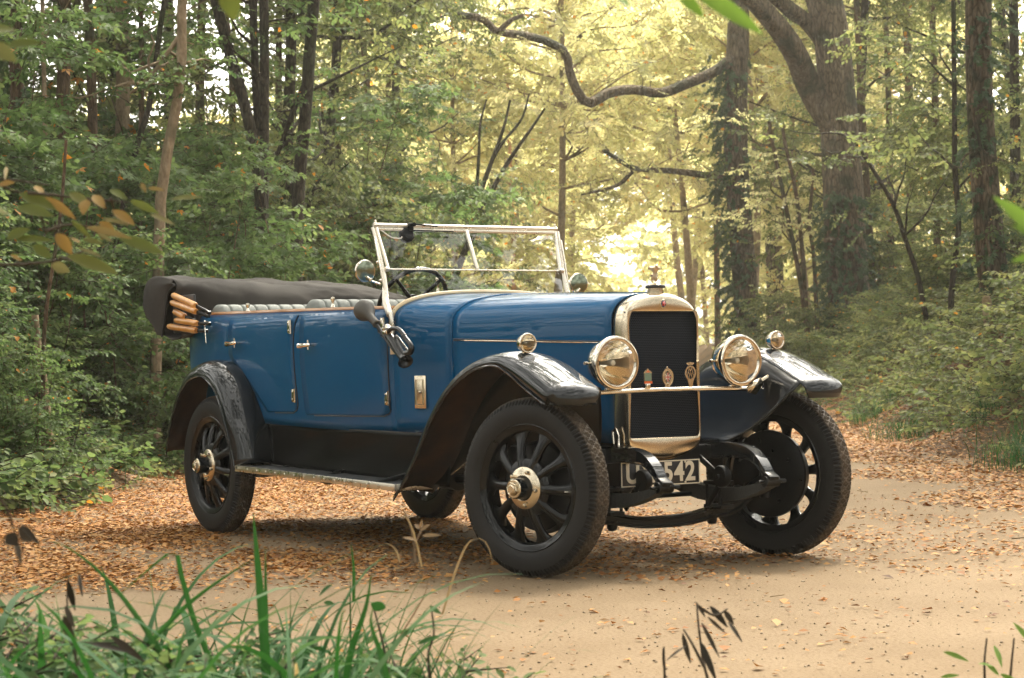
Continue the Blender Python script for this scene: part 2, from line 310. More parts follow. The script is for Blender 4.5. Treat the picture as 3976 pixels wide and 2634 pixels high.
# doors
def door(sg, xa, xb, z0, name_cut=None, handle_x=None, hz_=(1.235, .84), bow=0, rad=.07, rcut=None):
    d = MB(); rows = []; seam_f = []; seam_r = []
    zs = np.r_[z0, z0+.01, z0+.025, z0+.045, z0+.07, np.linspace(z0+.1, 1.30, 14)]
    for z in zs:
        q = max(0, 1-(z-z0)/rad); cut = rad*(1-math.sqrt(max(0, 1-q*q)))
        top = max(0, (z-1.13)/.18)**2*.05; low = 0
        x1 = xb-cut+top; x0 = xa+(rcut(z) if rcut else 0)
        zz = min(z, zrail(xa)-.012); rows.append([(x, sg*(yside(x, zz)+.0035), zz) for x in np.linspace(x0, x1, 14)])
        seam_f.append((x1+.004, sg*(yside(x1, zz)+.002), zz)); seam_r.append((x0-.003, sg*(yside(x0, zz)+.001), zz))
    d.grid(rows); dr = d.build('door', BLUE, CAR, solid=.006, off=-1 if sg > 0 else 1)
    sm_ = MB(); sm_.tube([(x, sg*(yside(x, z0)+.001), z0-.003) for x in np.linspace(rows[0][0][0]+.1, rows[0][-1][0], 8)]+seam_f, .0036, 5); sm_.tube(seam_r, .0016, 5); sm_.build('door_seam', PLATE, dr)
    h = MB(); hx = handle_x; hz0 = 1.156 if hx < .5 else 1.125; y = sg*(yside(hx, hz0)+.003)
    h.tube([(hx, y, hz0), (hx, y+sg*.035, hz0)], .007, 8)
    h.tube([(hx+.028, y+sg*.036, hz0+.002), (hx, y+sg*.040, hz0), (hx-.04, y+sg*.042, hz0-.002), (hx-.10, y+sg*.042, hz0-.003)], [.006, .011, .012, .017], 10); h.tube([(hx, y+sg*.036, hz0+.03), (hx, y+sg*.036, hz0-.025)], .006, 8)
    h.build('handle', CHROME, dr)
    for zz in hz_:
        g = MB(); x = xb-.012; y = sg*(yside(x, zz)+.009); g.box((x-.02, y, zz), (.036, .010, .075), bev=.003); g.tube([(x+.003, y+sg*.003, zz-.040), (x+.003, y+sg*.003, zz+.040)], .007, 8)
        for k in (-1, 1): g.lathe([(0, .004), (.005, .002), (.006, 0)], (x-.022, y+sg*.005, zz+k*.022), (0, sg, 0), 8)
        g.build('hinge', CHROME, dr)
    return dr
for sg in (-1, 1):
    door(sg, .02, .935, .742, handle_x=.20, rcut=lambda z: .50*max(0, 1-(z-.74)/.33)**.8, bow=1)
    door(sg, 1.02, 1.905, .730, handle_x=1.195, hz_=(1.22, .825), bow=1)
# fender vent plate
v = MB(); y = -(yside(2.15, .86)+.004); v.box((2.15, y-.002, .857), (.085, .010, .175), Matrix.Rotation(.27, 3, 'Z'), .004)
v.tube([(2.122, y-.0145, .922), (2.175, y-.0005, .922), (2.175, y-.0005, .792), (2.122, y-.0145, .792)], .005, 6, closed=True); v.lathe([(0, .012), (.007, .008), (.008, 0)], (2.155, y-.006, .857), (-.3, -1, 0), 8)
v.build('vent_plate', NICK, CAR)
# windscreen-side posts for sidescreens
for (x, y, zc, hh) in [(.20, -.63, 1.345, .05), (1.30, -.62, 1.335, .055), (1.58, -.10, 1.40, .09)]:
    q = MB(); q.lathe([(.013, 0), (.009, .012), (.006, hh*.45), (.013, hh*.8), (.011, hh), (0, hh+.003)], (x, y, zc), (0, 0, 1), 10); q.build('screen_socket', CHROME, CAR)
# --- radiator
rd = MB(); NA = 200; cz = .92
ol = [(0, 1.327), (.06, 1.323), (.11, 1.312), (.155, 1.294), (.188, 1.270), (.208, 1.24), (.219, 1.20), (.222, 1.05), (.226, .61), (.225, .590), (.216, .572), (.15, .538), (.07, .517), (0, .510)]
ol = spline(ol, 120); full = [(y, z) for y, z in ol]+[(-y, z) for y, z in ol[::-1][1:-1]]
def ray_outline(poly, a):
    dy, dz = math.sin(a), math.cos(a); best = None; n = len(poly)
    for i in range(n):
        y1, z1 = poly[i]; y2, z2 = poly[(i+1) % n]; z1 -= cz; z2 -= cz; den = dy*(z2-z1)-dz*(y2-y1)
        if abs(den) < 1e-12: continue
        t = (y1*(z2-z1)-z1*(y2-y1))/den; u = (y1*dz-z1*dy)/den
        if t > 0 and -1e-6 <= u <= 1+1e-6: best = t if best is None else max(best, t)
    return best
op = []
for cy, c2, a0 in ((.193, 1.218, 90), (.193, .642, 0), (-.193, .642, -90), (-.193, 1.218, -180)):
    for k in range(7): a = R(a0-15*k); op.append((cy+.015*math.cos(a), c2+.015*math.sin(a)))
AN = [2*math.pi*i/NA for i in range(NA)]
RO = [ray_outline(full, a) for a in AN]; RI = [ray_outline(op, a) for a in AN]
def loop(x, rad, ins): return [(x, (r-ins)*math.sin(a), cz+(r-ins)*math.cos(a)) for a, r in zip(AN, rad)]
rd.grid([loop(3.455, RO, .002), loop(3.463, RO, 0), loop(3.520, RO, 0), loop(3.538, RO, .002), loop(3.553, RO, .008), loop(3.563, RO, .018), loop(3.566, RO, .026)]+[[(3.566, (ro*.35+ri*.65)*math.sin(a), cz+(ro*.35+ri*.65)*math.cos(a)) for a, ro, ri in zip(AN, RO, RI)], loop(3.566, RI, -.006), loop(3.564, RI, -.002), loop(3.558, RI, 0), loop(3.535, RI, 0)], cv=True)
rad = rd.build('radiator_shell', NICK, CAR, angle=50)
c = MB(); c.box((3.535, 0, .93), (.02, .42, .61)); c.build('radiator_core', CORE, rad)
cp = MB(); cp.lathe([(.040, -.02), (.040, .012), (.036, .014), (.036, .020), (.046, .022), (.047, .030), (.044, .036), (.030, .039), (.026, .044), (.016, .047), (0, .048)], (3.508, 0, 1.328), (0, 0, 1), 28); cp.build('filler_cap', NICK, rad)
cpb = MB(); cpb.lathe([(.0478, .0205), (.0495, .023), (.0495, .031), (.046, .036)], (3.508, 0, 1.328), (0, 0, 1), 28); cpb.build('cap_band', PLATE, rad)
# small winged figure on the cap: one continuous skinned body, leaning forward
def skin(name, verts, edges, radii, m, parent, sub=1, loc=(0, 0, 0)):
    me = bpy.data.meshes.new(name); me.from_pydata(verts, edges, []); o = bpy.data.objects.new(name, me); S.collection.objects.link(o); o.parent = parent
    md = o.modifiers.new('skin', 'SKIN'); me.skin_vertices or None
    for sv, r in zip(me.skin_vertices[0].data, radii): sv.radius = (r, r)
    me.skin_vertices[0].data[0].use_root = True
    o.modifiers.new('sub', 'SUBSURF').levels = sub; o.modifiers['sub'].render_levels = sub; me.materials.append(m); return o
def dress(o, m):
    return o
mv = [(3.508, 0, 1.415), (3.506, 0, 1.432), (3.514, 0, 1.446), (3.520, 0, 1.454), (3.526, 0, 1.463), (3.512, 0, 1.398), (3.507, .004, 1.380), (3.500, -.008, 1.398), (3.496, -.010, 1.382), (3.512, .016, 1.446), (3.500, .034, 1.447), (3.512, -.016, 1.446), (3.500, -.034, 1.447)]
me_ = bpy.data.meshes.new('mascot'); me_.from_pydata(mv, [(0, 1), (1, 2), (2, 3), (3, 4), (0, 5), (5, 6), (0, 7), (7, 8), (2, 9), (9, 10), (2, 11), (11, 12)], [])
bm = bmesh.new(); bm.from_mesh(me_); lay = bm.verts.layers.skin.verify(); bm.verts.ensure_lookup_table()
for vtx, r in zip(bm.verts, [.011, .010, .012, .007, .010, .009, .007, .008, .006, .008, .005, .008, .005]): vtx[lay].radius = (r, r)
bm.verts[0][lay].use_root = True; bm.to_mesh(me_); bm.free(); FIG = mat('figure_bronze', (.52, .42, .31), .28, 1); me_.materials.append(FIG)
mo = bpy.data.objects.new('mascot', me_); S.collection.objects.link(mo); mo.parent = rad; mo.modifiers.new('skin', 'SKIN'); mo.modifiers.new('sub', 'SUBSURF').levels = 2; mo.modifiers['sub'].render_levels = 2
wg = MB()
for sg in (-1, 1):
    wg.grid([[(3.506-.010*k, sg*(.006+.030*a), 1.446+.006*a-.016*k*(1-.4*a)+.003*math.sin(3*a)) for k in np.linspace(0, 1, 4)] for a in np.linspace(0, 1, 6)])
    wg.grid([[(3.500-.008*k, sg*(.004+.020*a), 1.418-.008*k-.004*a) for k in np.linspace(0, 1, 3)] for a in np.linspace(0, 1, 4)])
wg.build('mascot_wing', FIG, mo, solid=.003, off=0)
# badge on the radiator header: red emblem in a dark oval
bd = MB(); bd.lathe([(0, .006), (.019, .006), (.021, .004), (.0215, 0)], (3.566, 0, 1.272), (1, 0, 0), 32); o = bd.build('radiator_badge', NICK, rad); 
for q in o.data.vertices: q.co.y *= .86
bd = MB(); bd.lathe([(0, .0078), (.016, .0075), (.0175, .0055)], (3.566, 0, 1.272), (1, 0, 0), 28); ob = bd.build('badge_field', NAVY, rad)
for q in ob.data.vertices: q.co.y *= .86
bd = MB(); pts = [(3.5748, .010*math.cos(a)*(1+.25*math.cos(5*a))*.9, 1.272+.0115*math.sin(a)*(1+.2*math.cos(5*a))) for a in np.linspace(0, 2*math.pi, 40, endpoint=False)]
bd.add(pts, [tuple(range(40))]); bd.build('badge_emblem', RED, rad, solid=.002, off=0)
# radiator stay bracket loop
st = MB(); st.tube([(3.52, -.245, .56), (3.52, -.245, .64), (3.50, -.247, .675), (3.475, -.247, .66), (3.48, -.246, .60)], .008, 8); st.build('radiator_bracket', CHROME, CAR)

# --- wheels
def make_wheel():
    # local frame: axle along Y, outboard = -Y
    wheel = MB()
    wheel.lathe([(.262, -.045), (.268, -.052), (.284, -.056), (.294, -.061), (.2985, -.058), (.296, -.050), (.286, -.046), (.278, -.036), (.272, -.02), (.272, .02), (.278, .036), (.286, .046), (.296, .050), (.2985, .058), (.294, .061), (.284, .056), (.272, .050), (.262, .040), (.259, 0)], n=72, closed=True)
    for k in range(10):
        a = 2*math.pi*(k+.5)/10; er = Vector((math.sin(a), 0, math.cos(a))); et = Vector((math.cos(a), 0, -math.sin(a))); ey = Vector((0, 1, 0)); G = []
        for (r, y0, wt, wy) in [(.075, -.052, .028, .022), (.105, -.050, .025, .024), (.14, -.045, .0235, .023), (.18, -.036, .024, .021), (.212, -.026, .027, .020), (.232, -.018, .035, .020), (.248, -.011, .052, .022), (.262, -.006, .076, .024)]:
            G.append([er*r+et*wt*math.cos(q)+ey*(y0+wy*math.sin(q)) for q in np.linspace(0, 2*math.pi, 14, endpoint=False)])
        wheel.grid(G, cv=True)
    wheel.lathe([(0, -.056), (.06, -.060), (.092, -.068), (.118, -.066), (.136, -.054), (.136, -.03), (.09, -.02), (.05, .04), (0, .05)], n=40)
    W_ = wheel.build('wheel', WHEELB, None, angle=40)
    # tyre
    prof = [(.292, -.050), (.300, -.060), (.318, -.0665), (.340, -.0695), (.362, -.0690), (.378, -.0665), (.384, -.0652), (.386, -.0645), (.392, -.0620), (.399, -.0580), (.406, -.0520), (.4105, -.0465), (.4130, -.0435), (.4150, -.0400), (.4170, -.0350), (.4180, -.0300), (.4188, -.0260), (.4192, -.0210), (.4196, -.0160), (.4199, -.0120), (.4200, -.0070), (.4200, -.0025)]
    prof = prof+[(r, -y) for r, y in prof[::-1]]; NT = 480; V = np.zeros((NT, len(prof), 3)); th = np.arange(NT)*2*math.pi/NT
    for j, (r, y) in enumerate(prof):
        rr = np.full(NT, r); ay = abs(y)
        if .386 <= r <= .4132 and ay > .043: rr = rr-np.where((np.arange(NT) % 4) < 2, 0.0, .011*min(1, (r-.380)/.012))
        elif r > .4135:
            row = int((y+.0425)//.0142); ph = (np.arange(NT)+(row % 2)*4+np.round(3*np.sin(ay*160)).astype(int)) % 8
            g = (ph < 2)
            if min(abs(ay-.0071), abs(ay-.0213), abs(ay-.036)) < .0022: g = g | (ph >= 5)
            rr = rr-np.where(g, .006, 0)
        V[:, j, 0] = rr*np.sin(th); V[:, j, 2] = rr*np.cos(th); V[:, j, 1] = y
    # moulded rings on the side wall
    t = MB().grid(V, cu=True); tz = t.build('tyre', TYRE, W_, angle=28)
    # flatten a little where it stands is left to the ground
    hub = MB(); hub.lathe([(0, -.076), (.050, -.078), (.056, -.084), (.060, -.086), (.088, -.081), (.098, -.074), (.100, -.066), (.099, -.058)], n=48)
    for k in range(5):
        a = 2*math.pi*(k+.3)/5; hub.lathe([(0, -.020), (.008, -.019), (.010, -.016), (.010, 0)], (.080*math.sin(a), -.080, .080*math.cos(a)), (0, 1, 0), 6)
    H = hub.build('hub_plate', NICK, W_, angle=30)
    sk = MB(); sk.lathe([(.052, -.080), (.050, -.090), (.047, -.140), (.046, -.145)], n=36); sk.build('hub_barrel', BLACK, W_)
    cap = MB(); cap.lathe([(.0, -.170), (.016, -.170), (.018, -.167), (.021, -.166), (.022, -.160)], n=24)
    cap.lathe([(.022, -.158), (.030, -.165), (.032, -.163), (.032, -.150)], n=6); cap.lathe([(.030, -.151), (.040, -.151), (.044, -.147), (.045, -.138), (.044, -.133)], n=36); cap.build('hub_cap', NICK, W_, angle=30)
    dr = MB(); dr.lathe([(.03, .095), (.16, .092), (.196, .086), (.218, .078), (.220, .066), (.214, .06), (.205, .018), (.10, .010), (0, .008)], n=64)
    for k in range(4):
        a = 2*math.pi*k/4+.4; dr.lathe([(0, .018), (.009, .016), (.011, 0)], (.15*math.sin(a), .09, .15*math.cos(a)), (0, 1, 0), 6)
    dr.build('brake_drum', BLACKD, W_, angle=35)
    vs = MB(); vs.tube([(.258, -.05, 0), (.245, -.075, 0)], .004, 6); vs.build('tyre_valve', CHROME, W_)
    W_.parent = CAR; return W_
def copy_tree(o, parent=None):
    c_ = o.copy(); S.collection.objects.link(c_); c_.parent = parent
    for ch in list(o.children): copy_tree(ch, c_)
    return c_
w0 = make_wheel(); K = .08; T2 = TR/2
def place(wl, x, y, rz, spin=0):
    wl.rotation_mode = 'XYZ'; wl.location = (x, y, .4185); wl.rotation_euler = (0, spin, rz)
nrm = np.array([math.sin(DEL), -math.cos(DEL)])
place(w0, 0, -T2, 0, .2)
for (x, y, rz, sp) in [(WB+K*nrm[0], -(T2-K)+K*nrm[1], DEL, .05), (WB-K*nrm[0], (T2-K)-K*nrm[1], DEL+math.pi, .1), (0, T2, math.pi, .3)]:
    place(copy_tree(w0, CAR), x, y, rz, sp)

# --- fenders
def front_fender(sg):
    C0 = [(2.33, .345), (2.40, .385), (2.49, .445), (2.61, .565), (2.74, .725), (2.91, .880), (3.10, .985), (3.28, 1.032), (3.44, 1.040), (3.58, 1.008), (3.70, .962), (3.80, .918), (3.855, .893), (3.888, .875), (3.902, .852), (3.902, .800)]
    C1 = spline(C0, 64); G = []
    n = len(C1)
    for i, (x, z) in enumerate(C1):
        tx, tz = C1[min(i+1, n-1)]-C1[max(i-1, 0)]; L = math.hypot(tx, tz); nx, nz = -tz/L, tx/L       # outward normal
        f = i/(n-1); yi, yo = .595, .868
        if f < .12: yo = .835+.033*f/.12
        if f > .93: q = (f-.93)/.07; yi += .030*q*q; yo -= .030*q*q
        lip = .030+.042*sm((x-3.35)/.4); row = []
        if f < .10: lip *= .5
        for u, dz in [(0, -.012), (.03, -.006), (.10, -.001), (.22, .006), (.36, .012), (.5, .0145), (.64, .012), (.78, .006), (.89, -.003), (.95, -.010), (.985, -.020), (1.0, -.030-.4*lip), (1.004, -.030-lip)]:
            if u >= .985 or True: row.append((x+nx*dz*(1 if u < .985 else .9), sg*(yi+(yo-yi)*u), z+nz*dz*(1 if u < .985 else .9)))
        G.append(row)
    m = MB().grid(G if sg > 0 else [r[::-1] for r in G])
    o = m.build('front_fender', [BLACK, UNDER], CAR, angle=60); md = o.modifiers.new('thickness', 'SOLIDIFY'); md.thickness = .005; md.offset = -1; md.material_offset = 1; md.use_rim = True
    # rolled edge
    e = MB(); e.tube([r[-1] for r in G], .0055, 6); e.build('fender_edge', BLACK, o)
    # inner apron down to the chassis
    inner = [r[0] for r in G if 2.45 < r[0][0] < 3.875]
    A = []
    for p in inner[::-1]:
        x, y, z = p; k = (x-2.5)/1.375; xe = 2.5+1.02*k+.02; row = []
        for q in np.linspace(0, 1, 10): row.append((x+(xe-x)*q, y+(sg*.37-y)*(q**.85), z+(.585-z)*q+.05*math.sin(math.pi*q)*(-1 if z > .7 else 0)))
        A.append(row)
    MB().grid(A).build('apron', WHEELB, o, angle=60, solid=.004, off=0)
    return o
def rear_fender(sg):
    C0 = [(-.615, .490), (-.575, .60), (-.50, .745), (-.39, .885), (-.24, .995), (-.04, 1.045), (.12, 1.022), (.26, .948), (.36, .845), (.43, .715), (.472, .57), (.50, .44)]
    C1 = spline(C0, 50); G = []; n = len(C1)
    for i, (x, z) in enumerate(C1):
        tx, tz = C1[min(i+1, n-1)]-C1[max(i-1, 0)]; L = math.hypot(tx, tz); nx, nz = -tz/L, tx/L; f = i/(n-1); yi, yo = .615, .868-(.03*sm((f-.8)/.2))
        row = []
        for u, d in [(0, -.004), (.12, .004), (.28, .012), (.45, .016), (.62, .013), (.76, .004), (.87, -.012), (.94, -.030), (.98, -.050), (1.0, -.070), (1.0, -.085)]:
            row.append((x+nx*d, sg*(yi+(yo-yi)*u), z+nz*d))
        G.append(row)
    o = MB().grid(G if sg > 0 else [r[::-1] for r in G]).build('rear_fender', [BLACK, UNDER], CAR, angle=60); md = o.modifiers.new('thickness', 'SOLIDIFY'); md.thickness = .005; md.offset = -1; md.material_offset = 1
    e = MB(); e.tube([r[-1] for r in G], .0055, 6); e.tube([(r[0][0], r[0][1], r[0][2]+.003) for r in G], .005, 6); e.build('fender_edge', BLACK, o)
    inn = MB(); inn.grid([[ (r[0][0]*k+.0*(1-k), sg*.612, .42+(r[0][2]-.42)*k) for k in np.linspace(.35, 1, 6)] for r in G]); inn.build('inner_panel', BLACKD, o, solid=.004, off=0)
    return o
def rboard(sg):
    P = lambda x, y, z: (x, sg*y, z)
    x0, x1, z0, z1 = .43, 2.36, .428, .388
    d = math.atan2(z1-z0, x1-x0); m = MB()
    def slab(xa, xb, ya, yb, t, up_, mi=0, bev=.003):
        xm = (xa+xb)/2; zm = z0+(xm-x0)/(x1-x0)*(z1-z0)+up_
        m.box((xm, sg*(ya+yb)/2, zm-t/2), (xb-xa, yb-ya, t), Matrix.Rotation(-d, 3, 'Y'), bev, mi)
    slab(x0, x1, .605, .822, .024, 0); o = m.build('running_board', MATR, CAR)
    m = MB(); slab(x0-.006, x1+.006, .8225, .838, .036, .004); slab(x0-.010, x0+.006, .61, .8215, .036, .0045); slab(x1-.004, x1+.010, .61, .8215, .036, .0045); slab(x0+.008, x1-.006, .597, .6045, .012, .0045)
    for x in np.linspace(x0+.05, x1-.05, 16): m.lathe([(0, .004), (.004, .002), (.005, 0)], (x, sg*.838, z0+(x-x0)/(x1-x0)*(z1-z0)-.012), (0, sg, 0), 6)
    m.build('board_trim', ALU, o)
    for x in (.7, 1.4, 2.1): m = MB(); m.bar((x, sg*.36, .47), (x, sg*.80, .385), .045, .02, .003); m.build('board_bracket', BLACKD, o)
    m = MB(); m.grid([[(x, sg*(.625-.018*math.sin(math.pi*q)+.004*math.sin(9*x+7*q)), .665-.02*(x-.5)/1.9+(.425-.03*(x-.43)/1.9-.66)*q) for q in np.linspace(0, 1, 10)] for x in np.linspace(.45, 2.55, 50)]); m.build('valance', VALB, o, angle=60, solid=.004, off=0)
for sg in (-1, 1): front_fender(sg); rear_fender(sg); rboard(sg)

# --- lamps
def lamp(name, c0, r, depth, post, parent=CAR):
    c0 = Vector(c0); b_ = MB()
    pr = [(0, -depth), (r*.30, -depth*.97), (r*.55, -depth*.86), (r*.76, -depth*.66), (r*.88, -depth*.42), (r*.94, -depth*.16), (r*.95, -.004)]
    b_.lathe(pr, c0, (1, 0, 0), 48)
    if post:
        for p in post: b_.tube(p[0], p[1], 10)
    o = b_.build(name, CHROME, parent, angle=50)
    z = MB(); z.lathe([(r*.95, -r*.20), (r*.985, -r*.19), (r, -r*.10), (r, -r*.01), (r*.97, r*.055), (r*.91, r*.075), (r*.845, r*.06), (r*.83, r*.01), (r*.83, -r*.05)], c0, (1, 0, 0), 56); z.build('bezel', CHROME, o)
    f = MB(); f.lathe([(r*.835*math.sqrt(k), -depth*.80*(1-k)-.006) for k in (0, .02, .06, .12, .2, .3, .42, .55, .7, .85, 1)], c0, (1, 0, 0), 48); f.build('reflector', CHROME, o, angle=0)
    g = MB(); g.lathe([(0, r*.06), (r*.3, r*.055), (r*.6, r*.035), (r*.84, 0)], c0, (1, 0, 0), 40); g.build('lens', LENS, o, angle=0)
    u = MB(); u.lathe([(0, .0), (r*.10, -.006), (r*.13, -.03), (r*.09, -.05), (r*.06, -depth*.78)], c0-Vector((depth*.12, 0, 0)), (1, 0, 0), 16); u.build('bulb', WHITE, o)
    return o
HL = (3.695, .3718, .9896)
for sg in (-1, 1):
    y = sg*HL[1]; h = lamp('headlamp', (HL[0], y, HL[2]), .1271, .165, [([(3.62, y, .87), (3.62, y, .845)], [.016, .022])])
    q = MB(); q.tube([(3.625, y-.135, HL[2]), (3.625, y-.118, HL[2])], .008, 8); q.tube([(3.60, y-.118, HL[2]), (3.56, y-.09, HL[2])], .006, 8); q.build('clasp', CHROME, h)
    y = sg*.7489; s2 = lamp('sidelamp', (3.518, y, 1.0896), .0474, .072, [([(3.485, y, 1.052), (3.482, y, 1.030)], .012)])
    q = MB(); q.lathe([(.012, .022), (.016, .012), (.036, .006), (.042, 0), (.040, -.006)], (3.485, y, 1.022), (0, 0, 1), 20); q.build('lamp_foot', BLACK, s2)
# --- badge bar with three badges
bb = MB(); yb = .47; bb.tube([(3.645, -yb, .850), (3.655, -.2, .857), (3.655, .2, .857), (3.645, yb, .850)], .012, 12)
bar = bb.build('lamp_bar', CHROME, CAR)
for sg in (-1, 1):
    q = MB(); q.add([(3.66, sg*.44, .872), (3.66, sg*.52, .905), (3.66, sg*.535, .87), (3.655, sg*.49, .82), (3.655, sg*.44, .832)], [(0, 1, 2, 3, 4)]); q.tube([(3.645, sg*.46, .85), (3.66, sg*.62, .93)], [.010, .008], 8); q.build('bar_bracket', NICK, bar, solid=.008, off=0)
def plate_poly(pts, x, th, name, m, parent):
    n = len(pts); V = [(x-th/2, y, z) for y, z in pts]+[(x+th/2, y, z) for y, z in pts]
    F = [tuple(range(n-1, -1, -1)), tuple(range(n, 2*n))]+[(i, (i+1) % n, n+(i+1) % n, n+i) for i in range(n)]
    return MB().add(V, F).build(name, m, parent, angle=30)
XB = 3.668
yb, zb = -.173, .868
b1 = plate_poly([(yb-.022, zb+.022), (yb+.022, zb+.022), (yb+.022, zb+.070), (yb+.026, zb+.072), (yb, zb+.092), (yb-.026, zb+.072), (yb-.022, zb+.070)], XB, .004, 'house_badge', NICK, bar)
plate_poly([(yb-.019, zb+.033), (yb+.019, zb+.033), (yb+.019, zb+.069), (yb-.019, zb+.069)], XB+.003, .003, 'badge_field', GREEN, b1)
plate_poly([(yb-.022, zb+.020), (yb+.023, zb+.020), (yb+.023, zb+.031), (yb-.022, zb+.031)], XB+.0032, .003, 'badge_band', ORANGE, b1)
plate_poly([(yb-.009, zb+.0745), (yb+.009, zb+.0745), (yb, zb+.0845)], XB+.003, .003, 'badge_gable', ORANGE, b1)
q = MB(); q.box((XB, yb, zb+.008), (.012, .024, .026), bev=.002); q.build('badge_clamp', CHROME, b1)
yb = -.058; zc = .917
def ring(ry, rz, wdt, x0, th, n=48, c_=(0, 0)): return [[(x0, c_[0]+(ry-wdt)*math.cos(a), c_[1]+(rz-wdt)*math.sin(a)), (x0+th, c_[0]+(ry-wdt)*math.cos(a), c_[1]+(rz-wdt)*math.sin(a)), (x0+th, c_[0]+ry*math.cos(a), c_[1]+rz*math.sin(a)), (x0, c_[0]+ry*math.cos(a), c_[1]+rz*math.sin(a))] for a in np.linspace(0, 2*math.pi, n, endpoint=False)]
def disc(ry, rz, x, c_, n=40): return [(x, c_[0]+ry*math.cos(a), c_[1]+rz*math.sin(a)) for a in np.linspace(0, 2*math.pi, n, endpoint=False)]
q = MB(); q.grid(ring(.033, .042, .014, XB-.002, .006, c_=(yb, zc)), cu=True, cv=True); q.grid(ring(.033, .042, .003, XB, .007, c_=(yb, zc)), cu=True, cv=True); q.grid(ring(.0195, .0235, .003, XB, .008, c_=(yb, zc)), cu=True, cv=True)
for a in np.linspace(0, 2*math.pi, 26, endpoint=False): q.box((XB+.004, yb+.0255*math.cos(a), zc+.0325*math.sin(a)), (.003, .003, .005), Matrix.Rotation(a-math.pi/2, 3, 'X'))
q.box((XB, yb, zc-.044), (.008, .030, .008), bev=.002); q.lathe([(0, .052), (.004, .048), (.003, .043), (.006, .041)], (XB, yb, zc), (0, 0, 1), 10)
for k in (-1, 1): q.tube([(XB+.002, yb, zc-.028), (XB+.003, yb+k*.013, zc-.034), (XB+.002, yb+k*.012, zc-.040)], .003, 6)
b2 = q.build('flag_badge', NICK, bar)
MB().add(disc(.0185, .0225, XB+.001, (yb, zc)), [tuple(range(40))]).build('badge_field', NAVY, b2, solid=.002, off=0)
f = MB()
for a in (R(45), R(135)): f.box((XB+.0035, yb, zc), (.001, .034, .0045), Matrix.Rotation(a, 3, 'X'))
f.box((XB+.0045, yb, zc), (.001, .035, .0085)); f.box((XB+.0048, yb, zc), (.001, .0085, .042)); f.build('flag_cross_white', WHITE, b2)
f = MB(); f.box((XB+.0057, yb, zc), (.001, .035, .0048)); f.box((XB+.006, yb, zc), (.001, .0048, .042)); f.build('flag_cross_red', RED, b2)
yb = .080; zc = .934
q = MB(); q.grid(ring(.033, .036, .0085, XB-.002, .005, c_=(yb, zc)), cu=True, cv=True)
q.add([(XB, yb-.022, zc-.028), (XB, yb+.022, zc-.028), (XB, yb+.014, zc-.048), (XB, yb+.012, zc-.068), (XB, yb-.012, zc-.068), (XB, yb-.014, zc-.048)], [(5, 4, 3, 2, 1, 0)])
q.add([(XB+.004, yb-.020, zc-.0275), (XB+.004, yb+.020, zc-.0275), (XB+.004, yb+.013, zc-.048), (XB+.004, yb+.011, zc-.068), (XB+.004, yb-.011, zc-.068), (XB+.004, yb-.013, zc-.048)], [(0, 1, 2, 3, 4, 5)])
for sg in (-1, 1):
    q.add([(XB+.002, yb, zc+.040), (XB+.002, yb+sg*.011, zc+.037), (XB+.002, yb+sg*.025, zc+.046), (XB+.002, yb+sg*.022, zc+.050), (XB+.002, yb+sg*.012, zc+.050), (XB+.002, yb, zc+.054)], [(0, 1, 2, 3, 4, 5)])
    cx = yb+sg*.0065
    for (a_, c_) in (((cx, zc+.027), (cx-.0145, zc-.022)), ((cx, zc+.027), (cx+.0145, zc-.022)), ((cx-.008, zc-.002), (cx+.008, zc-.002))): q.bar((XB, a_[0], a_[1]), (XB, c_[0], c_[1]), .0042, .0042, upv=(1, 0, 0))
q.build('lettered_badge', NICK, bar, solid=0)

# --- front chassis, springs, axle, plate
def ribbon(path, wy, th, y0, mb, close=True):
    n = len(path); G = []
    for i, (x, z) in enumerate(path):
        a = np.array(path[max(i-1, 0)]); b_ = np.array(path[min(i+1, n-1)]); d_ = (b_-a)/np.linalg.norm(b_-a); nx, nz = -d_[1], d_[0]; t_ = th[i] if hasattr(th, '__len__') else th
        G.append([(x+nx*t_/2, y0-wy/2, z+nz*t_/2), (x+nx*t_/2, y0+wy/2, z+nz*t_/2), (x-nx*t_/2, y0+wy/2, z-nz*t_/2), (x-nx*t_/2, y0-wy/2, z-nz*t_/2)])
    mb.grid(G, cv=True); k = len(mb.v)-4*n; mb.f += [(k+3, k+2, k+1, k), (len(mb.v)-4, len(mb.v)-3, len(mb.v)-2, len(mb.v)-1)]; mb.m += [0, 0]
ch = MB()
for sg in (-1, 1):
    ribbon([(-.95, .60), (-.5, .66), (0, .68), (.5, .58), (.9, .525), (1.6, .52), (3.0, .53), (3.5, .55)], .05, .10, sg*.36, ch)
for x in (-.7, .7, 1.6, 2.4): ch.bar((x, -.36, .54), (x, .36, .54), .06, .08)
ch.box((3.50, 0, .545), (.09, .74, .07), bev=.008)
ch.build('chassis', BLACKD, CAR)
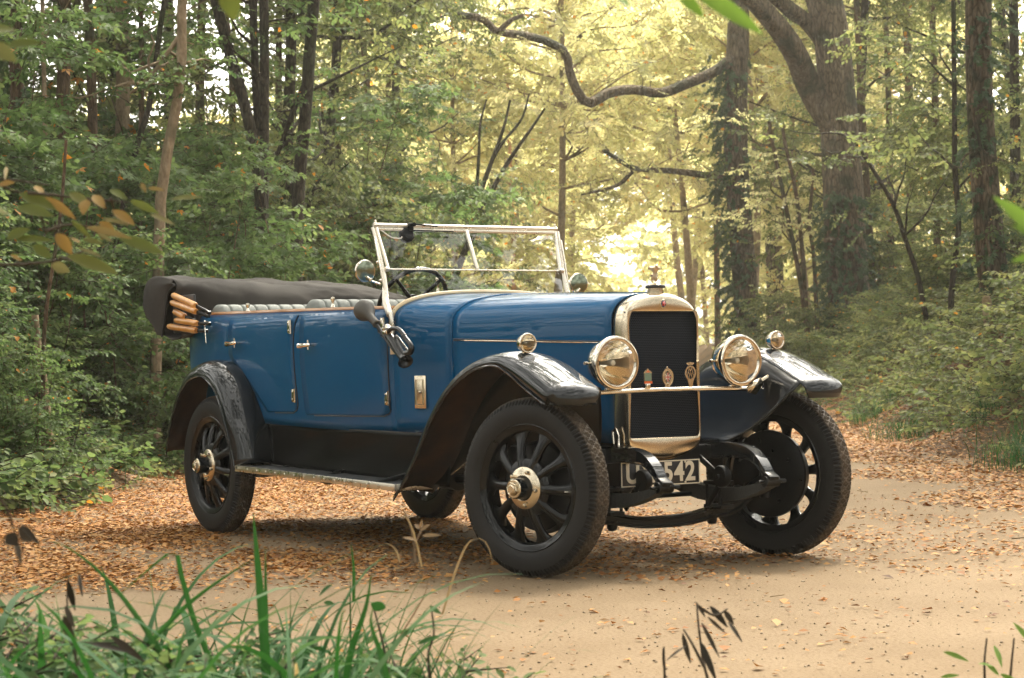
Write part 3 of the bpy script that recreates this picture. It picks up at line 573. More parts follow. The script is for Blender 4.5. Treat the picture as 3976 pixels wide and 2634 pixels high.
for sg in (-1, 1):
    di = MB(); pth = spline([(3.45, .553), (3.62, .556), (3.76, .555), (3.85, .535), (3.91, .497), (3.95, .455), (3.968, .425)], 22); ribbon(pth, .044, list(np.linspace(.068, .046, 14))+list(np.linspace(.044, .026, 8)), sg*.315, di)
    o = di.build('dumb_iron', BLACK, CAR, angle=40)
    di = MB(); pt2 = [(x, z+(.035 if i < 8 else .032-.0012*(i-8))) for i, (x, z) in enumerate(pth)]; ribbon(pt2, .054, .006, sg*.315, di); ribbon([(x, z-(.035 if i < 14 else .029-.0013*(i-14))) for i, (x, z) in enumerate(pth)], .053, .005, sg*.315, di); di.build('iron_flange', BLACK, o)
    q = MB(); q.tube([(3.972, sg*.315-.040, .412), (3.972, sg*.315+.040, .412)], .026, 16); q.box((3.968, sg*.315, .428), (.06, .062, .05), Matrix.Rotation(.5, 3, 'Y'), .008); q.tube([(3.972, sg*.315-.075, .412), (3.972, sg*.315+.085, .412)], .008, 8); q.lathe([(0, .03), (.010, .028), (.011, 0)], (3.972, sg*.315+.06, .412), (0, 1, 0), 6); q.build('shackle', BLACKD, o)
    # road spring in a leather gaiter
    sp = MB(); pth = spline([(3.965, .40), (3.86, .372), (3.72, .345), (3.56, .335), (3.40, .345), (3.2, .39), (2.95, .455)], 24); th = [.022+.05*math.sin(math.pi*min(1, i/23*1.0))**.7 for i in range(24)]; ribbon(pth, .058, th, sg*.33, sp); s_o = sp.build('road_spring', GAITER, CAR, angle=40)
    sp = MB()
    for x in (3.50, 3.60): sp.tube([(x, sg*.295, .27), (x, sg*.295, .385), (x, sg*.33, .40), (x, sg*.365, .385), (x, sg*.365, .27)], .008, 8)
    sp.box((3.55, sg*.33, .392), (.14, .085, .018), bev=.003); sp.box((3.55, sg*.33, .275), (.14, .085, .02), bev=.003); sp.build('spring_clip', BLACKD, s_o)
    # friction shock absorber
    sh = MB(); yy = sg*.405 if sg > 0 else -.26; sh.lathe([(0, -.02), (.050, -.018), (.054, -.012), (.054, .012), (.050, .018), (0, .02)], (3.70, sg*.235, .43), (0, 1, 0), 28); sh.lathe([(0, .035), (.012, .033), (.013, .02)], (3.70, sg*.235, .43), (0, sg*-1, 0), 8)
    sh.bar((3.70, sg*.225, .43), (3.52, sg*.225, .53), .012, .03, .003); sh.bar((3.70, sg*.25, .43), (3.57, sg*.25, .29), .012, .03, .003); sh.tube([(3.52, sg*.20, .53), (3.52, sg*.26, .53)], .018, 10); sh.build('shock_absorber', BLACKD, CAR, angle=35)
ax = MB()
def ibeam(path, mb):
    n = len(path); G = []
    for i in range(n):
        a = np.array(path[max(i-1, 0)]); b_ = np.array(path[min(i+1, n-1)]); d_ = (b_-a)/np.linalg.norm(b_-a); x, y, z = path[i]; u = np.array([0, -d_[2], d_[1]])
        pr = [(-.026, .028), (.026, .028), (.026, .018), (.008, .012), (.008, -.012), (.026, -.018), (.026, -.028), (-.026, -.028), (-.026, -.018), (-.008, -.012), (-.008, .012), (-.026, .018)]
        G.append([(x+p, y+u[1]*q_, z+u[2]*q_) for p, q_ in pr])
    mb.grid(G, cv=True)
ibeam([tuple(p) for p in spline([(3.53, -.66, .40), (3.53, -.56, .345), (3.53, -.42, .262), (3.53, -.30, .245), (3.53, -.16, .222), (3.53, 0, .216), (3.53, .16, .222), (3.53, .30, .245), (3.53, .42, .262), (3.53, .56, .345), (3.53, .66, .40)], 40)], ax)
for sg in (-1, 1): ax.tube([(3.53, sg*.64, .30), (3.53, sg*.64, .50)], .028, 12); ax.lathe([(0, -.05), (.02, -.045), (.026, -.03), (.026, 0)], (3.53, sg*.30, .235), (0, 0, 1), 12)
ax.build('front_axle', BLACKD, CAR, angle=35)
tr = MB(); tr.tube([(3.36, -.60, .33), (3.36, .60, .33)], .013, 10)
for sg in (-1, 1): tr.bar((3.36, sg*.60, .33), (3.52, sg*.63, .36), .035, .025, .005); tr.lathe([(0, -.03), (.02, -.025), (.025, 0), (.02, .025), (0, .03)], (3.36, sg*.60, .33), (0, 0, 1), 12)
tr.tube([(3.60, .30, .30), (3.62, .46, .33), (3.60, .60, .35)], [.022, .026, .020], 10)
tr.build('track_rod', BLACKD, CAR)
np_ = MB(); np_.box((3.66, -.105, .460), (.008, .470, .118), bev=.003); npl = np_.build('number_plate', PLATE, CAR)
fr = MB()
for (yc, zc_, wy_, wz_) in ((-.105, .516, .464, .005), (-.105, .404, .464, .005), (-.3345, .46, .005, .107), (.1245, .46, .005, .107)): fr.box((3.665, yc, zc_), (.004, wy_, wz_))
for yc in (-.25, .04): 
    for zc_ in (.509, .411): fr.lathe([(0, .005), (.005, .003), (.006, 0)], (3.665, yc, zc_), (1, 0, 0), 8)
fr.build('plate_border', PLTX, npl)
def text_mesh(body_, size, name, m, parent, loc, bold=.0, sx=1.0):
    cu = bpy.data.curves.new(name, 'FONT'); cu.body = body_; cu.size = size; cu.align_x = 'CENTER'; cu.align_y = 'CENTER'; cu.extrude = .0015; cu.offset = bold; cu.space_character = 1.12
    to = bpy.data.objects.new(name+'_curve', cu); S.collection.objects.link(to); bpy.context.view_layer.update()
    me = bpy.data.meshes.new_from_object(to.evaluated_get(bpy.context.evaluated_depsgraph_get())); bpy.data.objects.remove(to); me.materials.clear(); me.materials.append(m); me.name = name
    for q_ in me.vertices: x, y, z = q_.co; q_.co = (loc[0]+z, loc[1]+x*sx, loc[2]+y)
    o = bpy.data.objects.new(name, me); S.collection.objects.link(o); o.parent = parent; return o
text_mesh('UX 542', .128, 'plate_characters', PLTX, npl, (3.6665, -.107, .459), .0035, .92)
# mechanicals under the car
me_u = MB(); me_u.box((2.75, 0, .46), (.75, .30, .28), bev=.05, seg=3); me_u.lathe([(0, 0), (.14, .02), (.16, .12), (.14, .34), (.08, .42), (.07, .7)], (2.35, 0, .50), (-1, 0, 0), 24); me_u.build('engine_sump', BLACKD, CAR)
me_u = MB(); me_u.lathe([(0, -.16), (.12, -.12), (.16, 0), (.12, .12), (0, .16)], (0, 0, .42), (0, 1, 0), 28); me_u.tube([(0, -.68, .42), (0, .68, .42)], .04, 14); me_u.build('rear_axle', BLACKD, CAR)
me_u = MB(); me_u.tube([(1.65, 0, .46), (0, 0, .42)], .03, 12); me_u.tube([(2.3, .2, .36), (1.2, .24, .33), (.6, .26, .35)], .028, 10); me_u.tube([(1.2, .24, .33), (.55, .26, .35)], .07, 16); me_u.build('exhaust', BLACKD, CAR)
me_u = MB(); me_u.box((-.62, 0, .55), (.42, .62, .24), bev=.06, seg=3); me_u.build('fuel_tank', BLACKD, CAR)
for sg in (-1, 1):
    sp = MB(); ribbon(spline([(.72, .50), (.4, .42), (0, .365), (-.4, .42), (-.75, .50)], 20), .055, [.02+.05*math.sin(math.pi*i/19) for i in range(20)], sg*.47, sp); sp.build('road_spring', GAITER, CAR, angle=40)

# --- windscreen
wt = np.array((1.7516, 0, 1.7656)); wm = np.array((1.838, 0, 1.522)); wb_ = np.array((1.878, 0, 1.400))
wsf = MB(); hy, hy2 = .585, .555
wsf.tube([(wt[0], -hy-.012, wt[2]), (wt[0], hy+.012, wt[2])], .0115, 10); wsf.box((wt[0]+.005, 0, wt[2]-.022), (.012, 2*hy, .018), bev=.003)
for sg in (-1, 1):
    wsf.tube([(wt[0]+.004, sg*(hy-.002), wt[2]-.015), (wm[0], sg*(hy2+.003), wm[2])], .0095, 8); wsf.lathe([(0, .022), (.007, .018), (.004, .012), (.009, .008), (.010, 0)], (wt[0], sg*hy, wt[2]+.008), (0, 0, 1), 10)
    wsf.lathe([(0, .016), (.013, .012), (.015, 0), (.013, -.01)], (wm[0], sg*(hy2+.012), wm[2]), (0, sg, 0), 14)
wsf.bar((1.790-.036, -.012, 1.752), (wm[0], .005, 1.526), .020, .014, .003, upv=(1, 0, 0))
ws = wsf.build('windscreen', NICK, CAR)
ws.data.materials[0] = ALU
q = MB(); q.tube([(wm[0], -hy2, wm[2]), (wm[0], hy2, wm[2])], .0042, 6); q.build('pane_edge', ALU, ws)
g = MB(); g.add([(wt[0], -hy+.004, wt[2]-.03), (wt[0], -.016, wt[2]-.03), (wm[0], .0, wm[2]+.004), (wm[0], -hy2+.004, wm[2]+.004)], [(0, 1, 2, 3)]); g.build('upper_pane', GLASS, ws)
g = MB(); g.add([(wt[0], -.008, wt[2]-.03), (wt[0], hy-.004, wt[2]-.03), (wm[0], hy2-.004, wm[2]+.004), (wm[0], .012, wm[2]+.004)], [(0, 1, 2, 3)]); g.build('upper_pane', GLASS, ws)
g = MB(); g.add([(wm[0], -hy2, wm[2]-.006), (wm[0], hy2, wm[2]-.006), (1.93, .54, 1.30), (1.93, -.54, 1.30)], [(0, 1, 2, 3)]); g.build('lower_pane', GLASS, ws)
for sg in (-1, 1):
    q = MB(); yo = lambda y: sg*y
    q.tube(spline([(1.752, yo(.603), 1.752), (1.795, yo(.592), 1.63), (1.835, yo(.585), 1.50), (1.858, yo(.59), 1.40), (1.88, yo(.600), 1.345), (1.925, yo(.612), 1.302), (1.955, yo(.617), 1.27)], 26), [.0095]*12+list(np.linspace(.010, .019, 8))+[.019]*6, 10)
    q.tube(spline([(1.955, yo(.617), 1.285), (1.968, yo(.614), 1.235), (1.965, yo(.612), 1.17)], 8), .015, 10); q.lathe([(0, .012), (.016, .008), (.02, 0)], (1.965, yo(.617), 1.17), (0, sg, 0), 12)
    for zz in (1.56, 1.46): q.lathe([(0, .02), (.007, .017), (.009, .006), (.006, 0)], (1.83+(1.5-zz)*.3, yo(.598), zz), (0, sg, 0), 10)
    q.bar((1.78, yo(.607), 1.70), (1.862, yo(.600), 1.42), .008, .010, .002)
    q.build('windscreen_pillar', ALU, ws)
# wiper motor, arm, cable
q = MB(); p = unp(1590, 912, 0, 1.79); q.lathe([(0, -.028), (.036, -.026), (.044, -.01), (.044, .012), (.03, .026), (0, .028)], (1.755, p[1], p[2]), (1, 0, .3), 10); q.box((1.765, p[1]+.02, wt[2]-.01), (.03, .03, .05), bev=.006)
wpm = q.build('wiper_motor', BLACKD, ws)
q = MB(); q.bar((1.785, p[1]+.03, wt[2]+.008), (1.785, p[1]+.18, wt[2]-.002), .010, .008, .002); q.lathe([(0, .01), (.012, .008), (.012, -.008)], (1.785, p[1]+.03, wt[2]+.006), (1, 0, 0), 10); q.bar((1.79, p[1]+.0, wt[2]-.026), (1.79, p[1]+.28, wt[2]-.030), .008, .006); q.build('wiper_arm', BLACKD, wpm)
q = MB(); q.tube(spline([(1.765, -.555, 1.735), (1.775, -.50, 1.700), (1.775, -.44, 1.695), (1.765, p[1]-.03, p[2]+.0), (1.76, p[1], p[2]+.01)], 20), .004, 6); q.build('wiper_cable', WHITE, wpm)
# mirrors
for (c_, sg, ax_) in (((1.85, -.705, 1.51), -1, (-1, -.02, .05)), ((1.815, .70, 1.452), 1, (-1, .05, .0))):
    q = MB(); a_ = Vector(ax_).normalized(); cc = Vector(c_)
    q.lathe([(.054, -.0045), (.059, -.004), (.061, .001), (.061, .007), (.057, .010)], cc, a_, 36); q.lathe([(0, -.01), (.008, -.008), (.010, .0), (.008, .008), (0, .01)], cc-a_*.02+Vector((0, -sg*.02, -.045)), (0, 0, 1), 10)
    q.tube([cc-a_*.012+Vector((0, 0, -.03)), cc+Vector((.01, -sg*.03, -.055)), (1.845, sg*.612, cc.z-.07)], .007, 8); o = q.build('mirror', CHROME, CAR)
    g = MB(); g.lathe([(0, -.0085), (.020, -.008), (.040, -.0062), (.056, -.0035)], cc, a_, 36); g.lathe([(0, .0085), (.057, .0085)], cc, a_, 36); g.build('mirror_glass', MIRR, o, angle=0)

# --- interior
sw = MB(); c_ = Vector((1.66, -.31, 1.352)); axd = Vector((-.86, 0, .52)).normalized(); u_ = Vector((0, 1, 0)); v_ = axd.cross(u_).normalized()
sw.tube([c_+(u_*math.cos(a)+v_*math.sin(a))*.205 for a in np.linspace(0, 2*math.pi, 56, endpoint=False)], .0135, 10, closed=True); swo = sw.build('steering_wheel', HORNM, CAR)
q = MB()
for a in (R(45), R(135), R(225), R(315)): q.tube([c_+(u_*math.cos(a)+v_*math.sin(a))*.03-axd*.02, c_+(u_*math.cos(a)+v_*math.sin(a))*.20], [.014, .010], 8)
q.tube([c_-axd*.45, c_+axd*.01], .02, 10); q.lathe([(0, .03), (.035, .026), (.045, 0)], c_, axd, 20); q.build('wheel_spoke', BLACKD, swo)
def bench(x, z, wy, nm, hgt=.5):
    m = MB(); N = 13; ys = np.linspace(-wy, wy, N*12+1); G = []
    pr = [(0.06, -hgt), (.10, -hgt*.6), (.11, -.12), (.10, -.05), (.075, -.015), (.035, .0), (-.01, .0), (-.05, -.02), (-.07, -.06), (-.08, -.2), (-.08, -hgt)]
    for y in ys:
        ph = (y+wy)/(2*wy)*N; gq = abs(math.sin(math.pi*ph))**.16; e = min(1, (wy-abs(y))/.05); e = math.sqrt(max(0, 1-(1-e)**2)); G.append([(x+a*(.90+.10*gq)*(.4+.6*e), y, z+b_-.012*(1-gq)*(1 if b_ > -.1 else 0)-.05*(1-e)) for a, b_ in pr])
    m.grid(G); m.build(nm, LEATH, CAR, angle=60)
    q = MB(); q.box((x+.28, 0, z-hgt+.08), (.46, 2*wy-.04, .16), bev=.04, seg=3); q.build('seat_cushion', LEATH, CAR)
bench(-.44, 1.412, .575, 'rear_seat'); bench(.80, 1.398, .53, 'front_seat')
q = MB(); q.box((1.86, 0, 1.27), (.02, 1.0, .10), bev=.01); q.build('dashboard', WOOD, CAR)

# --- folded hood
prof0 = {-.72: [(-.60, 1.215), (-.75, 1.205), (-.92, 1.25), (-1.10, 1.32), (-1.19, 1.40), (-1.19, 1.50), (-1.12, 1.585), (-.98, 1.615), (-.82, 1.600), (-.70, 1.575), (-.66, 1.535), (-.70, 1.50)],
         -.60: [(-.56, 1.25), (-.75, 1.22), (-.92, 1.25), (-1.12, 1.33), (-1.24, 1.42), (-1.22, 1.53), (-1.12, 1.600), (-.95, 1.615), (-.78, 1.59), (-.62, 1.555), (-.56, 1.50), (-.56, 1.43)],
         -.30: [(-.52, 1.28), (-.75, 1.24), (-.95, 1.27), (-1.14, 1.35), (-1.26, 1.43), (-1.24, 1.53), (-1.12, 1.585), (-.95, 1.592), (-.78, 1.572), (-.60, 1.535), (-.50, 1.47), (-.48, 1.36)],
         .00: [(-.52, 1.28), (-.75, 1.24), (-.95, 1.27), (-1.14, 1.35), (-1.26, 1.43), (-1.23, 1.53), (-1.12, 1.583), (-.95, 1.59), (-.76, 1.568), (-.57, 1.53), (-.47, 1.46), (-.46, 1.36)],
         .30: [(-.52, 1.28), (-.75, 1.24), (-.95, 1.27), (-1.14, 1.35), (-1.25, 1.43), (-1.22, 1.525), (-1.10, 1.575), (-.92, 1.58), (-.72, 1.556), (-.52, 1.52), (-.40, 1.45), (-.42, 1.36)],
         .60: [(-.50, 1.25), (-.75, 1.22), (-.92, 1.25), (-1.12, 1.33), (-1.22, 1.42), (-1.18, 1.51), (-1.05, 1.56), (-.85, 1.565), (-.62, 1.54), (-.36, 1.49), (-.24, 1.42), (-.34, 1.34)],
         .74: [(-.60, 1.235), (-.75, 1.22), (-.92, 1.25), (-1.08, 1.33), (-1.14, 1.40), (-1.10, 1.48), (-.98, 1.52), (-.80, 1.525), (-.58, 1.50), (-.30, 1.45), (-.20, 1.40), (-.34, 1.32)]}
ys = sorted(prof0); A = np.array([prof0[y] for y in ys]); NY = 70; G = []
fl = [[interp([(y, A[i, k, d]) for i, y in enumerate(ys)]) for d in (0, 1)] for k in range(12)]
for y in np.linspace(-.72, .74, NY):
    ring_ = np.array([[fl[k][0](y), fl[k][1](y)] for k in range(12)]); cl_ = np.vstack([ring_, ring_[:1]]); sp_ = spline(cl_, 61)[:-1]; row = []
    for i, (x, z) in enumerate(sp_):
        f_ = i/60; wv = .007*math.sin(5*y+2*f_*6.28)+.005*math.sin(11*y-3*f_*6.28+1)+.004*math.sin(21*y+5*f_*6.28); wv -= .016*max(0, 1-abs(math.sin(2.3*y+2.1*f_*6.28+.6))*7)+.012*max(0, 1-abs(math.sin(3.7*y-2.4*f_*6.28+2))*8); wv *= 1 if 15 < i < 58 else .3
        row.append((x+wv*.5, y, z+wv*1.0))
    G.append(row)
hm = MB(); hm.grid(G, cv=True); hd = hm.build('folded_hood', CLOTH, CAR, angle=60, solid=.006, off=-1)
# flap at the near end, leaving the bows showing
fm = MB(); fm.grid([[(x, y, z) for (x, z) in ((-1.19, 1.50), (-1.12, 1.42), (-1.0, 1.34), (-.93, 1.26), (-.90, 1.20))] for y in (-.60,)]+[[(x, -.735, z) for (x, z) in ((-1.185, 1.47), (-1.10, 1.40), (-1.00, 1.34), (-.93, 1.27), (-.90, 1.23))]])
e0 = [(-.665, 1.545), (-.76, 1.505), (-.80, 1.43), (-.82, 1.35), (-.86, 1.27), (-.88, 1.22)]; e1 = [(-.70, 1.578), (-.98, 1.612), (-1.13, 1.58), (-1.195, 1.49), (-1.19, 1.39), (-.95, 1.25)]
fm = MB(); fm.grid([[(a[0]+(b_[0]-a[0])*k, -.722-.022*math.sin(math.pi*min(k*1.1, 1))-.008, a[1]+(b_[1]-a[1])*k+.004*math.sin(8*k)) for k in np.linspace(0, 1, 8)] for a, b_ in zip(spline(e0, 16), spline(e1, 16))]); fm.build('hood_flap', CLOTH, hd, angle=60, solid=.008, off=0)
fm = MB(); fm.tube(spline([(a[0], -.738, a[1]) for a in e0], 14), .006, 6); fm.build('hood_piping', PLATE, hd)
fm = MB(); fm.box((-.62, -.69, 1.36), (.34, .02, .24), bev=.01); fm.build('hood_shade_panel', PLATE, hd)  # black panel standing for the shade inside the folded hood
irons = [((672.5, 1147), (760, 1187), .0145, (812, 1215)), ((668, 1175.5), (762, 1211), .0145, (808, 1228)), ((679, 1211), (718, 1230), .0150, (752, 1246)), ((683, 1244), (768, 1257), .0135, (812, 1258)), ((656, 1268), (763, 1284), .0145, (800, 1286))]
for i, (a, b_, r_, e) in enumerate(irons):
    ya = -.755-.010*(i % 2); p0, p1, p2 = unp(*a, 1, ya), unp(*b_, 1, ya), unp(*e, 1, ya+.04)
    q = MB(); q.tube([p0, p0+(p1-p0)*.06, p0+(p1-p0)*.94, p1], [r_*1.15, r_*1.45, r_*1.45, r_*1.2], 8); o = q.build('hood_bow', WOOD, hd, angle=50)
    q = MB(); q.bar(p1-(p1-p0)*.04, p2, .008, .022, .002); q.lathe([(0, -.012), (.012, -.01), (.012, .01), (0, .012)], p2, (0, 1, 0), 10); q.build('bow_iron', HORNM, o)
q = MB(); p = unp(795, 1258, 1, -.72); q.tube([p, p+np.array((.04, -.005, .004))], .013, 10); q.tube(spline([p+np.array((0, 0, .02)), p+np.array((.03, -.01, -.04)), p+np.array((.04, -.01, -.12))], 8), .004, 6); q.build('hood_strap', CHROME, hd)

# --- bulb horn on the scuttle
def H(cx, cy, y): return unp(1360+cx*.2424, 1100+cy*.2424, 1, y)
q = MB(); a, b_ = H(225, 440, -.73), H(420, 650, -.73); d_ = Vector(b_-a).normalized(); L = (Vector(b_)-Vector(a)).length
q.lathe([(0, -.058), (.022, -.054), (.042, -.041), (.055, -.020), (.058, 0), (.054, .022), (.042, .044), (.029, .064), (.022, .082), (.020, L-.005), (.024, L), (.022, L+.006), (.012, L+.008)], a, d_, 28)
hb = MB(); Y = -.715
hb.tube([H(415, 650, -.73), H(470, 750, -.72), H(540, 850, Y), H(640, 1000, Y), H(735, 1120, Y), H(770, 1160, Y), H(800, 1175, Y), H(835, 1165, Y), H(855, 1140, Y), H(830, 1090, Y), H(760, 970, Y), H(725, 900, Y), H(720, 860, Y), H(740, 850, Y), H(780, 890, Y), H(850, 990, Y), H(920, 1080, Y)], [.011, .011, .009]+[.0085]*14, 8)
hb.tube(spline([H(600, 800, Y), H(625, 755, Y), H(690, 725, Y), H(770, 735, Y), H(830, 790, Y), H(880, 870, Y), H(960, 980, Y), H(985, 1050, Y), H(960, 1110, Y), H(900, 1120, Y)], 26), [.012]*10+list(np.linspace(.012, .017, 16)), 10)
hb.tube([H(600, 800, Y+.012), H(700, 950, Y+.012), H(800, 1120, Y+.012), H(855, 1210, Y+.01)], [.020, .026, .026, .024], 12)
for (c_, r_) in (((480, 765), .0135), ((520, 830), .012), ((865, 850), .0155)): hb.lathe([(r_, -.006), (r_*1.15, 0), (r_, .006)], H(*c_, Y), d_, 14)
horn = hb.build('bulb_horn', HORNM, CAR, angle=50); q.build('horn_bulb', HORNB, horn)
bl = MB(); a = H(850, 1190, Y); dd = Vector(H(920, 1330, Y-.01)-H(850, 1190, Y)).normalized(); bl.lathe([(.018, -.01), (.020, .01), (.026, .025), (.036, .036), (.041, .040), (.039, .0395), (.026, .028), (.016, .01), (0, .005)], a, dd, 28); bl.build('horn_bell', HORNM, horn)
br = MB(); br.tube([H(580, 700, -.66), H(590, 740, -.68), H(620, 780, Y)], .016, 10); br.lathe([(0, -.03), (.018, -.026), (.022, 0), (.018, .026), (0, .03)], H(570, 740, -.675), (.8, 0, .4), 14); br.bar(H(560, 790, Y), H(610, 790, Y), .04, .02, .003); br.build('horn_bracket', CHROME, horn)

# ------------------------------------------------------------------ foliage tools
def leaf_mat(name, ramp, trans=.42, accent=None, gloss=.35):
    m = bpy.data.materials.new(name); m.use_nodes = True; t = m.node_tree; b = t.nodes['Principled BSDF']; b.inputs['Roughness'].default_value = .6; b.inputs['Specular IOR Level'].default_value = gloss*.4
    a = t.nodes.new('ShaderNodeAttribute'); a.attribute_name = 'rnd'; r = t.nodes.new('ShaderNodeValToRGB'); e = r.color_ramp.elements
    n = len(ramp); e[0].color = (*ramp[0], 1); e[0].position = 0; e[1].color = (*ramp[-1], 1); e[1].position = .93
    for i in range(1, n-1): q = e.new(.93*i/(n-1)); q.color = (*ramp[i], 1)
    if accent: q = e.new(.965); q.color = (*ramp[-1], 1); q = e.new(.975); q.color = (*accent, 1)
    t.links.new(a.outputs['Fac'], r.inputs[0]); t.links.new(r.outputs[0], b.inputs['Base Color'])
    tr = t.nodes.new('ShaderNodeBsdfTranslucent'); hs_ = t.nodes.new('ShaderNodeHueSaturation'); hs_.inputs['Saturation'].default_value = 1.1; hs_.inputs['Value'].default_value = 1.25; hs_.inputs['Hue'].default_value = .488
    t.links.new(r.outputs[0], hs_.inputs['Color']); t.links.new(hs_.outputs[0], tr.inputs[0])
    mx_ = t.nodes.new('ShaderNodeMixShader'); mx_.inputs[0].default_value = trans; t.links.new(b.outputs[0], mx_.inputs[1]); t.links.new(tr.outputs[0], mx_.inputs[2]); t.links.new(mx_.outputs[0], t.nodes['Material Output'].inputs[0]); return m
L_DARK = leaf_mat('leaf_dark_green', [(.044, .088, .032), (.092, .148, .054), (.17, .225, .088)], .48, accent=(.40, .20, .05))
L_MID = leaf_mat('leaf_mid_green', [(.085, .120, .048), (.145, .180, .070), (.26, .265, .105)], .48, accent=(.48, .26, .06))
L_PALE = leaf_mat('leaf_backlit_yellow_green', [(.34, .37, .16), (.49, .49, .24), (.62, .56, .31)], .62, accent=(.55, .28, .06))  # yellow-green lightened to stand for backlight on the far leaves
L_DARKENED = leaf_mat('leaf_darkened', [(.022, .034, .014), (.04, .055, .022)], .12)  # darkened leaf colour, so unseen foliage reflects dark in the car
L_IVY = leaf_mat('leaf_ivy', [(.028, .055, .028), (.055, .095, .045), (.10, .145, .07)], .25, gloss=.6)
L_LITTER = leaf_mat('leaf_litter', [(.045, .019, .008), (.14, .054, .014), (.28, .115, .026), (.38, .185, .050), (.40, .24, .095)], .12)
L_GRASS = leaf_mat('grass_blade', [(.012, .055, .012), (.026, .090, .022), (.075, .145, .055)], .35, accent=(.36, .28, .12))
L_FORE = leaf_mat('leaf_foreground', [(.06, .085, .022), (.10, .115, .030), (.18, .165, .075), (.19, .130, .040), (.25, .165, .050)], .35)
L_FRESH = leaf_mat('leaf_fresh_green', [(.10, .19, .035), (.16, .27, .06)], .5)
L_DRY = leaf_mat('dry_stem', [(.14, .09, .05), (.34, .25, .13)], .2)
L_WILT = leaf_mat('wilted_pod', [(.018, .016, .012), (.045, .035, .022)], .05)
def bark_mat(name, c1, c2, zs=.18, sc=9, bump=1.0, moss=None, crack=.5):
    m = bpy.data.materials.new(name); m.use_nodes = True; t = m.node_tree; b = t.nodes['Principled BSDF']; b.inputs['Roughness'].default_value = .9; b.inputs['Specular IOR Level'].default_value = .15
    tc = t.nodes.new('ShaderNodeTexCoord'); mp = t.nodes.new('ShaderNodeMapping'); mp.inputs['Scale'].default_value = (1, 1, zs); t.links.new(tc.outputs['Object'], mp.inputs[0])
    n = t.nodes.new('ShaderNodeTexNoise'); n.inputs['Scale'].default_value = sc*2; n.inputs['Detail'].default_value = 8; n.inputs['Distortion'].default_value = .6; t.links.new(mp.outputs[0], n.inputs[0])
    v = t.nodes.new('ShaderNodeTexVoronoi'); v.feature = 'DISTANCE_TO_EDGE'; v.inputs['Scale'].default_value = sc*1.6; t.links.new(mp.outputs[0], v.inputs[0])
    r = t.nodes.new('ShaderNodeValToRGB'); r.color_ramp.elements[0].color = (*c1, 1); r.color_ramp.elements[1].color = (*c2, 1); r.color_ramp.elements[0].position = .3; r.color_ramp.elements[1].position = .7; t.links.new(n.outputs[0], r.inputs[0]); t.links.new(r.outputs[0], b.inputs['Base Color'])
    n3 = t.nodes.new('ShaderNodeTexNoise'); n3.inputs['Scale'].default_value = 1.6; n3.inputs['Detail'].default_value = 4; t.links.new(tc.outputs['Object'], n3.inputs[0])
    r3 = t.nodes.new('ShaderNodeValToRGB'); r3.color_ramp.elements[0].position = .5; r3.color_ramp.elements[1].position = .62; t.links.new(n3.outputs[0], r3.inputs[0])
    mm = t.nodes.new('ShaderNodeMix'); mm.data_type = 'RGBA'; t.links.new(r3.outputs[0], mm.inputs[0]); t.links.new(r.outputs[0], mm.inputs[6]); mc = moss or tuple(c*.55 for c in c1); mm.inputs[7].default_value = (*mc, 1)
    cr = t.nodes.new('ShaderNodeMapRange'); cr.inputs[1].default_value = 0; cr.inputs[2].default_value = .12; cr.inputs[3].default_value = crack; cr.inputs[4].default_value = 1; t.links.new(v.outputs['Distance'], cr.inputs[0]); ml = t.nodes.new('ShaderNodeMix'); ml.data_type = 'RGBA'; ml.blend_type = 'MULTIPLY'; ml.inputs[0].default_value = 1; t.links.new(mm.outputs[2], ml.inputs[6]); t.links.new(cr.outputs[0], ml.inputs[7]); t.links.new(ml.outputs[2], b.inputs['Base Color'])
    ad = t.nodes.new('ShaderNodeMath'); ad.operation = 'ADD'; t.links.new(n.outputs[0], ad.inputs[0]); t.links.new(v.outputs[0], ad.inputs[1]); bp = t.nodes.new('ShaderNodeBump'); bp.inputs['Strength'].default_value = bump; bp.inputs['Distance'].default_value = .06; t.links.new(ad.outputs[0], bp.inputs['Height']); t.links.new(bp.outputs[0], b.inputs['Normal']); return m
B_OAK = bark_mat('bark_oak', (.062, .047, .032), (.205, .160, .108), .30, 8, 1.0, (.055, .055, .034), .45)
B_DARK = bark_mat('bark_dark', (.028, .024, .018), (.075, .062, .045), .3, 12, .7, (.045, .05, .028))
B_PALE = bark_mat('bark_pale', (.19, .14, .09), (.34, .26, .17), .5, 10, .4, (.13, .11, .07), .9)
B_BROWN = bark_mat('bark_brown', (.075, .050, .032), (.17, .115, .07), .25, 12, .8, (.06, .062, .032))
B_TWIG = mat('twig', (.045, .034, .022), .85, spec=.2)
B_POST = mat('weathered_post', (.20, .15, .085), .9, col2=(.30, .24, .15), vscale=12, spec=.1)

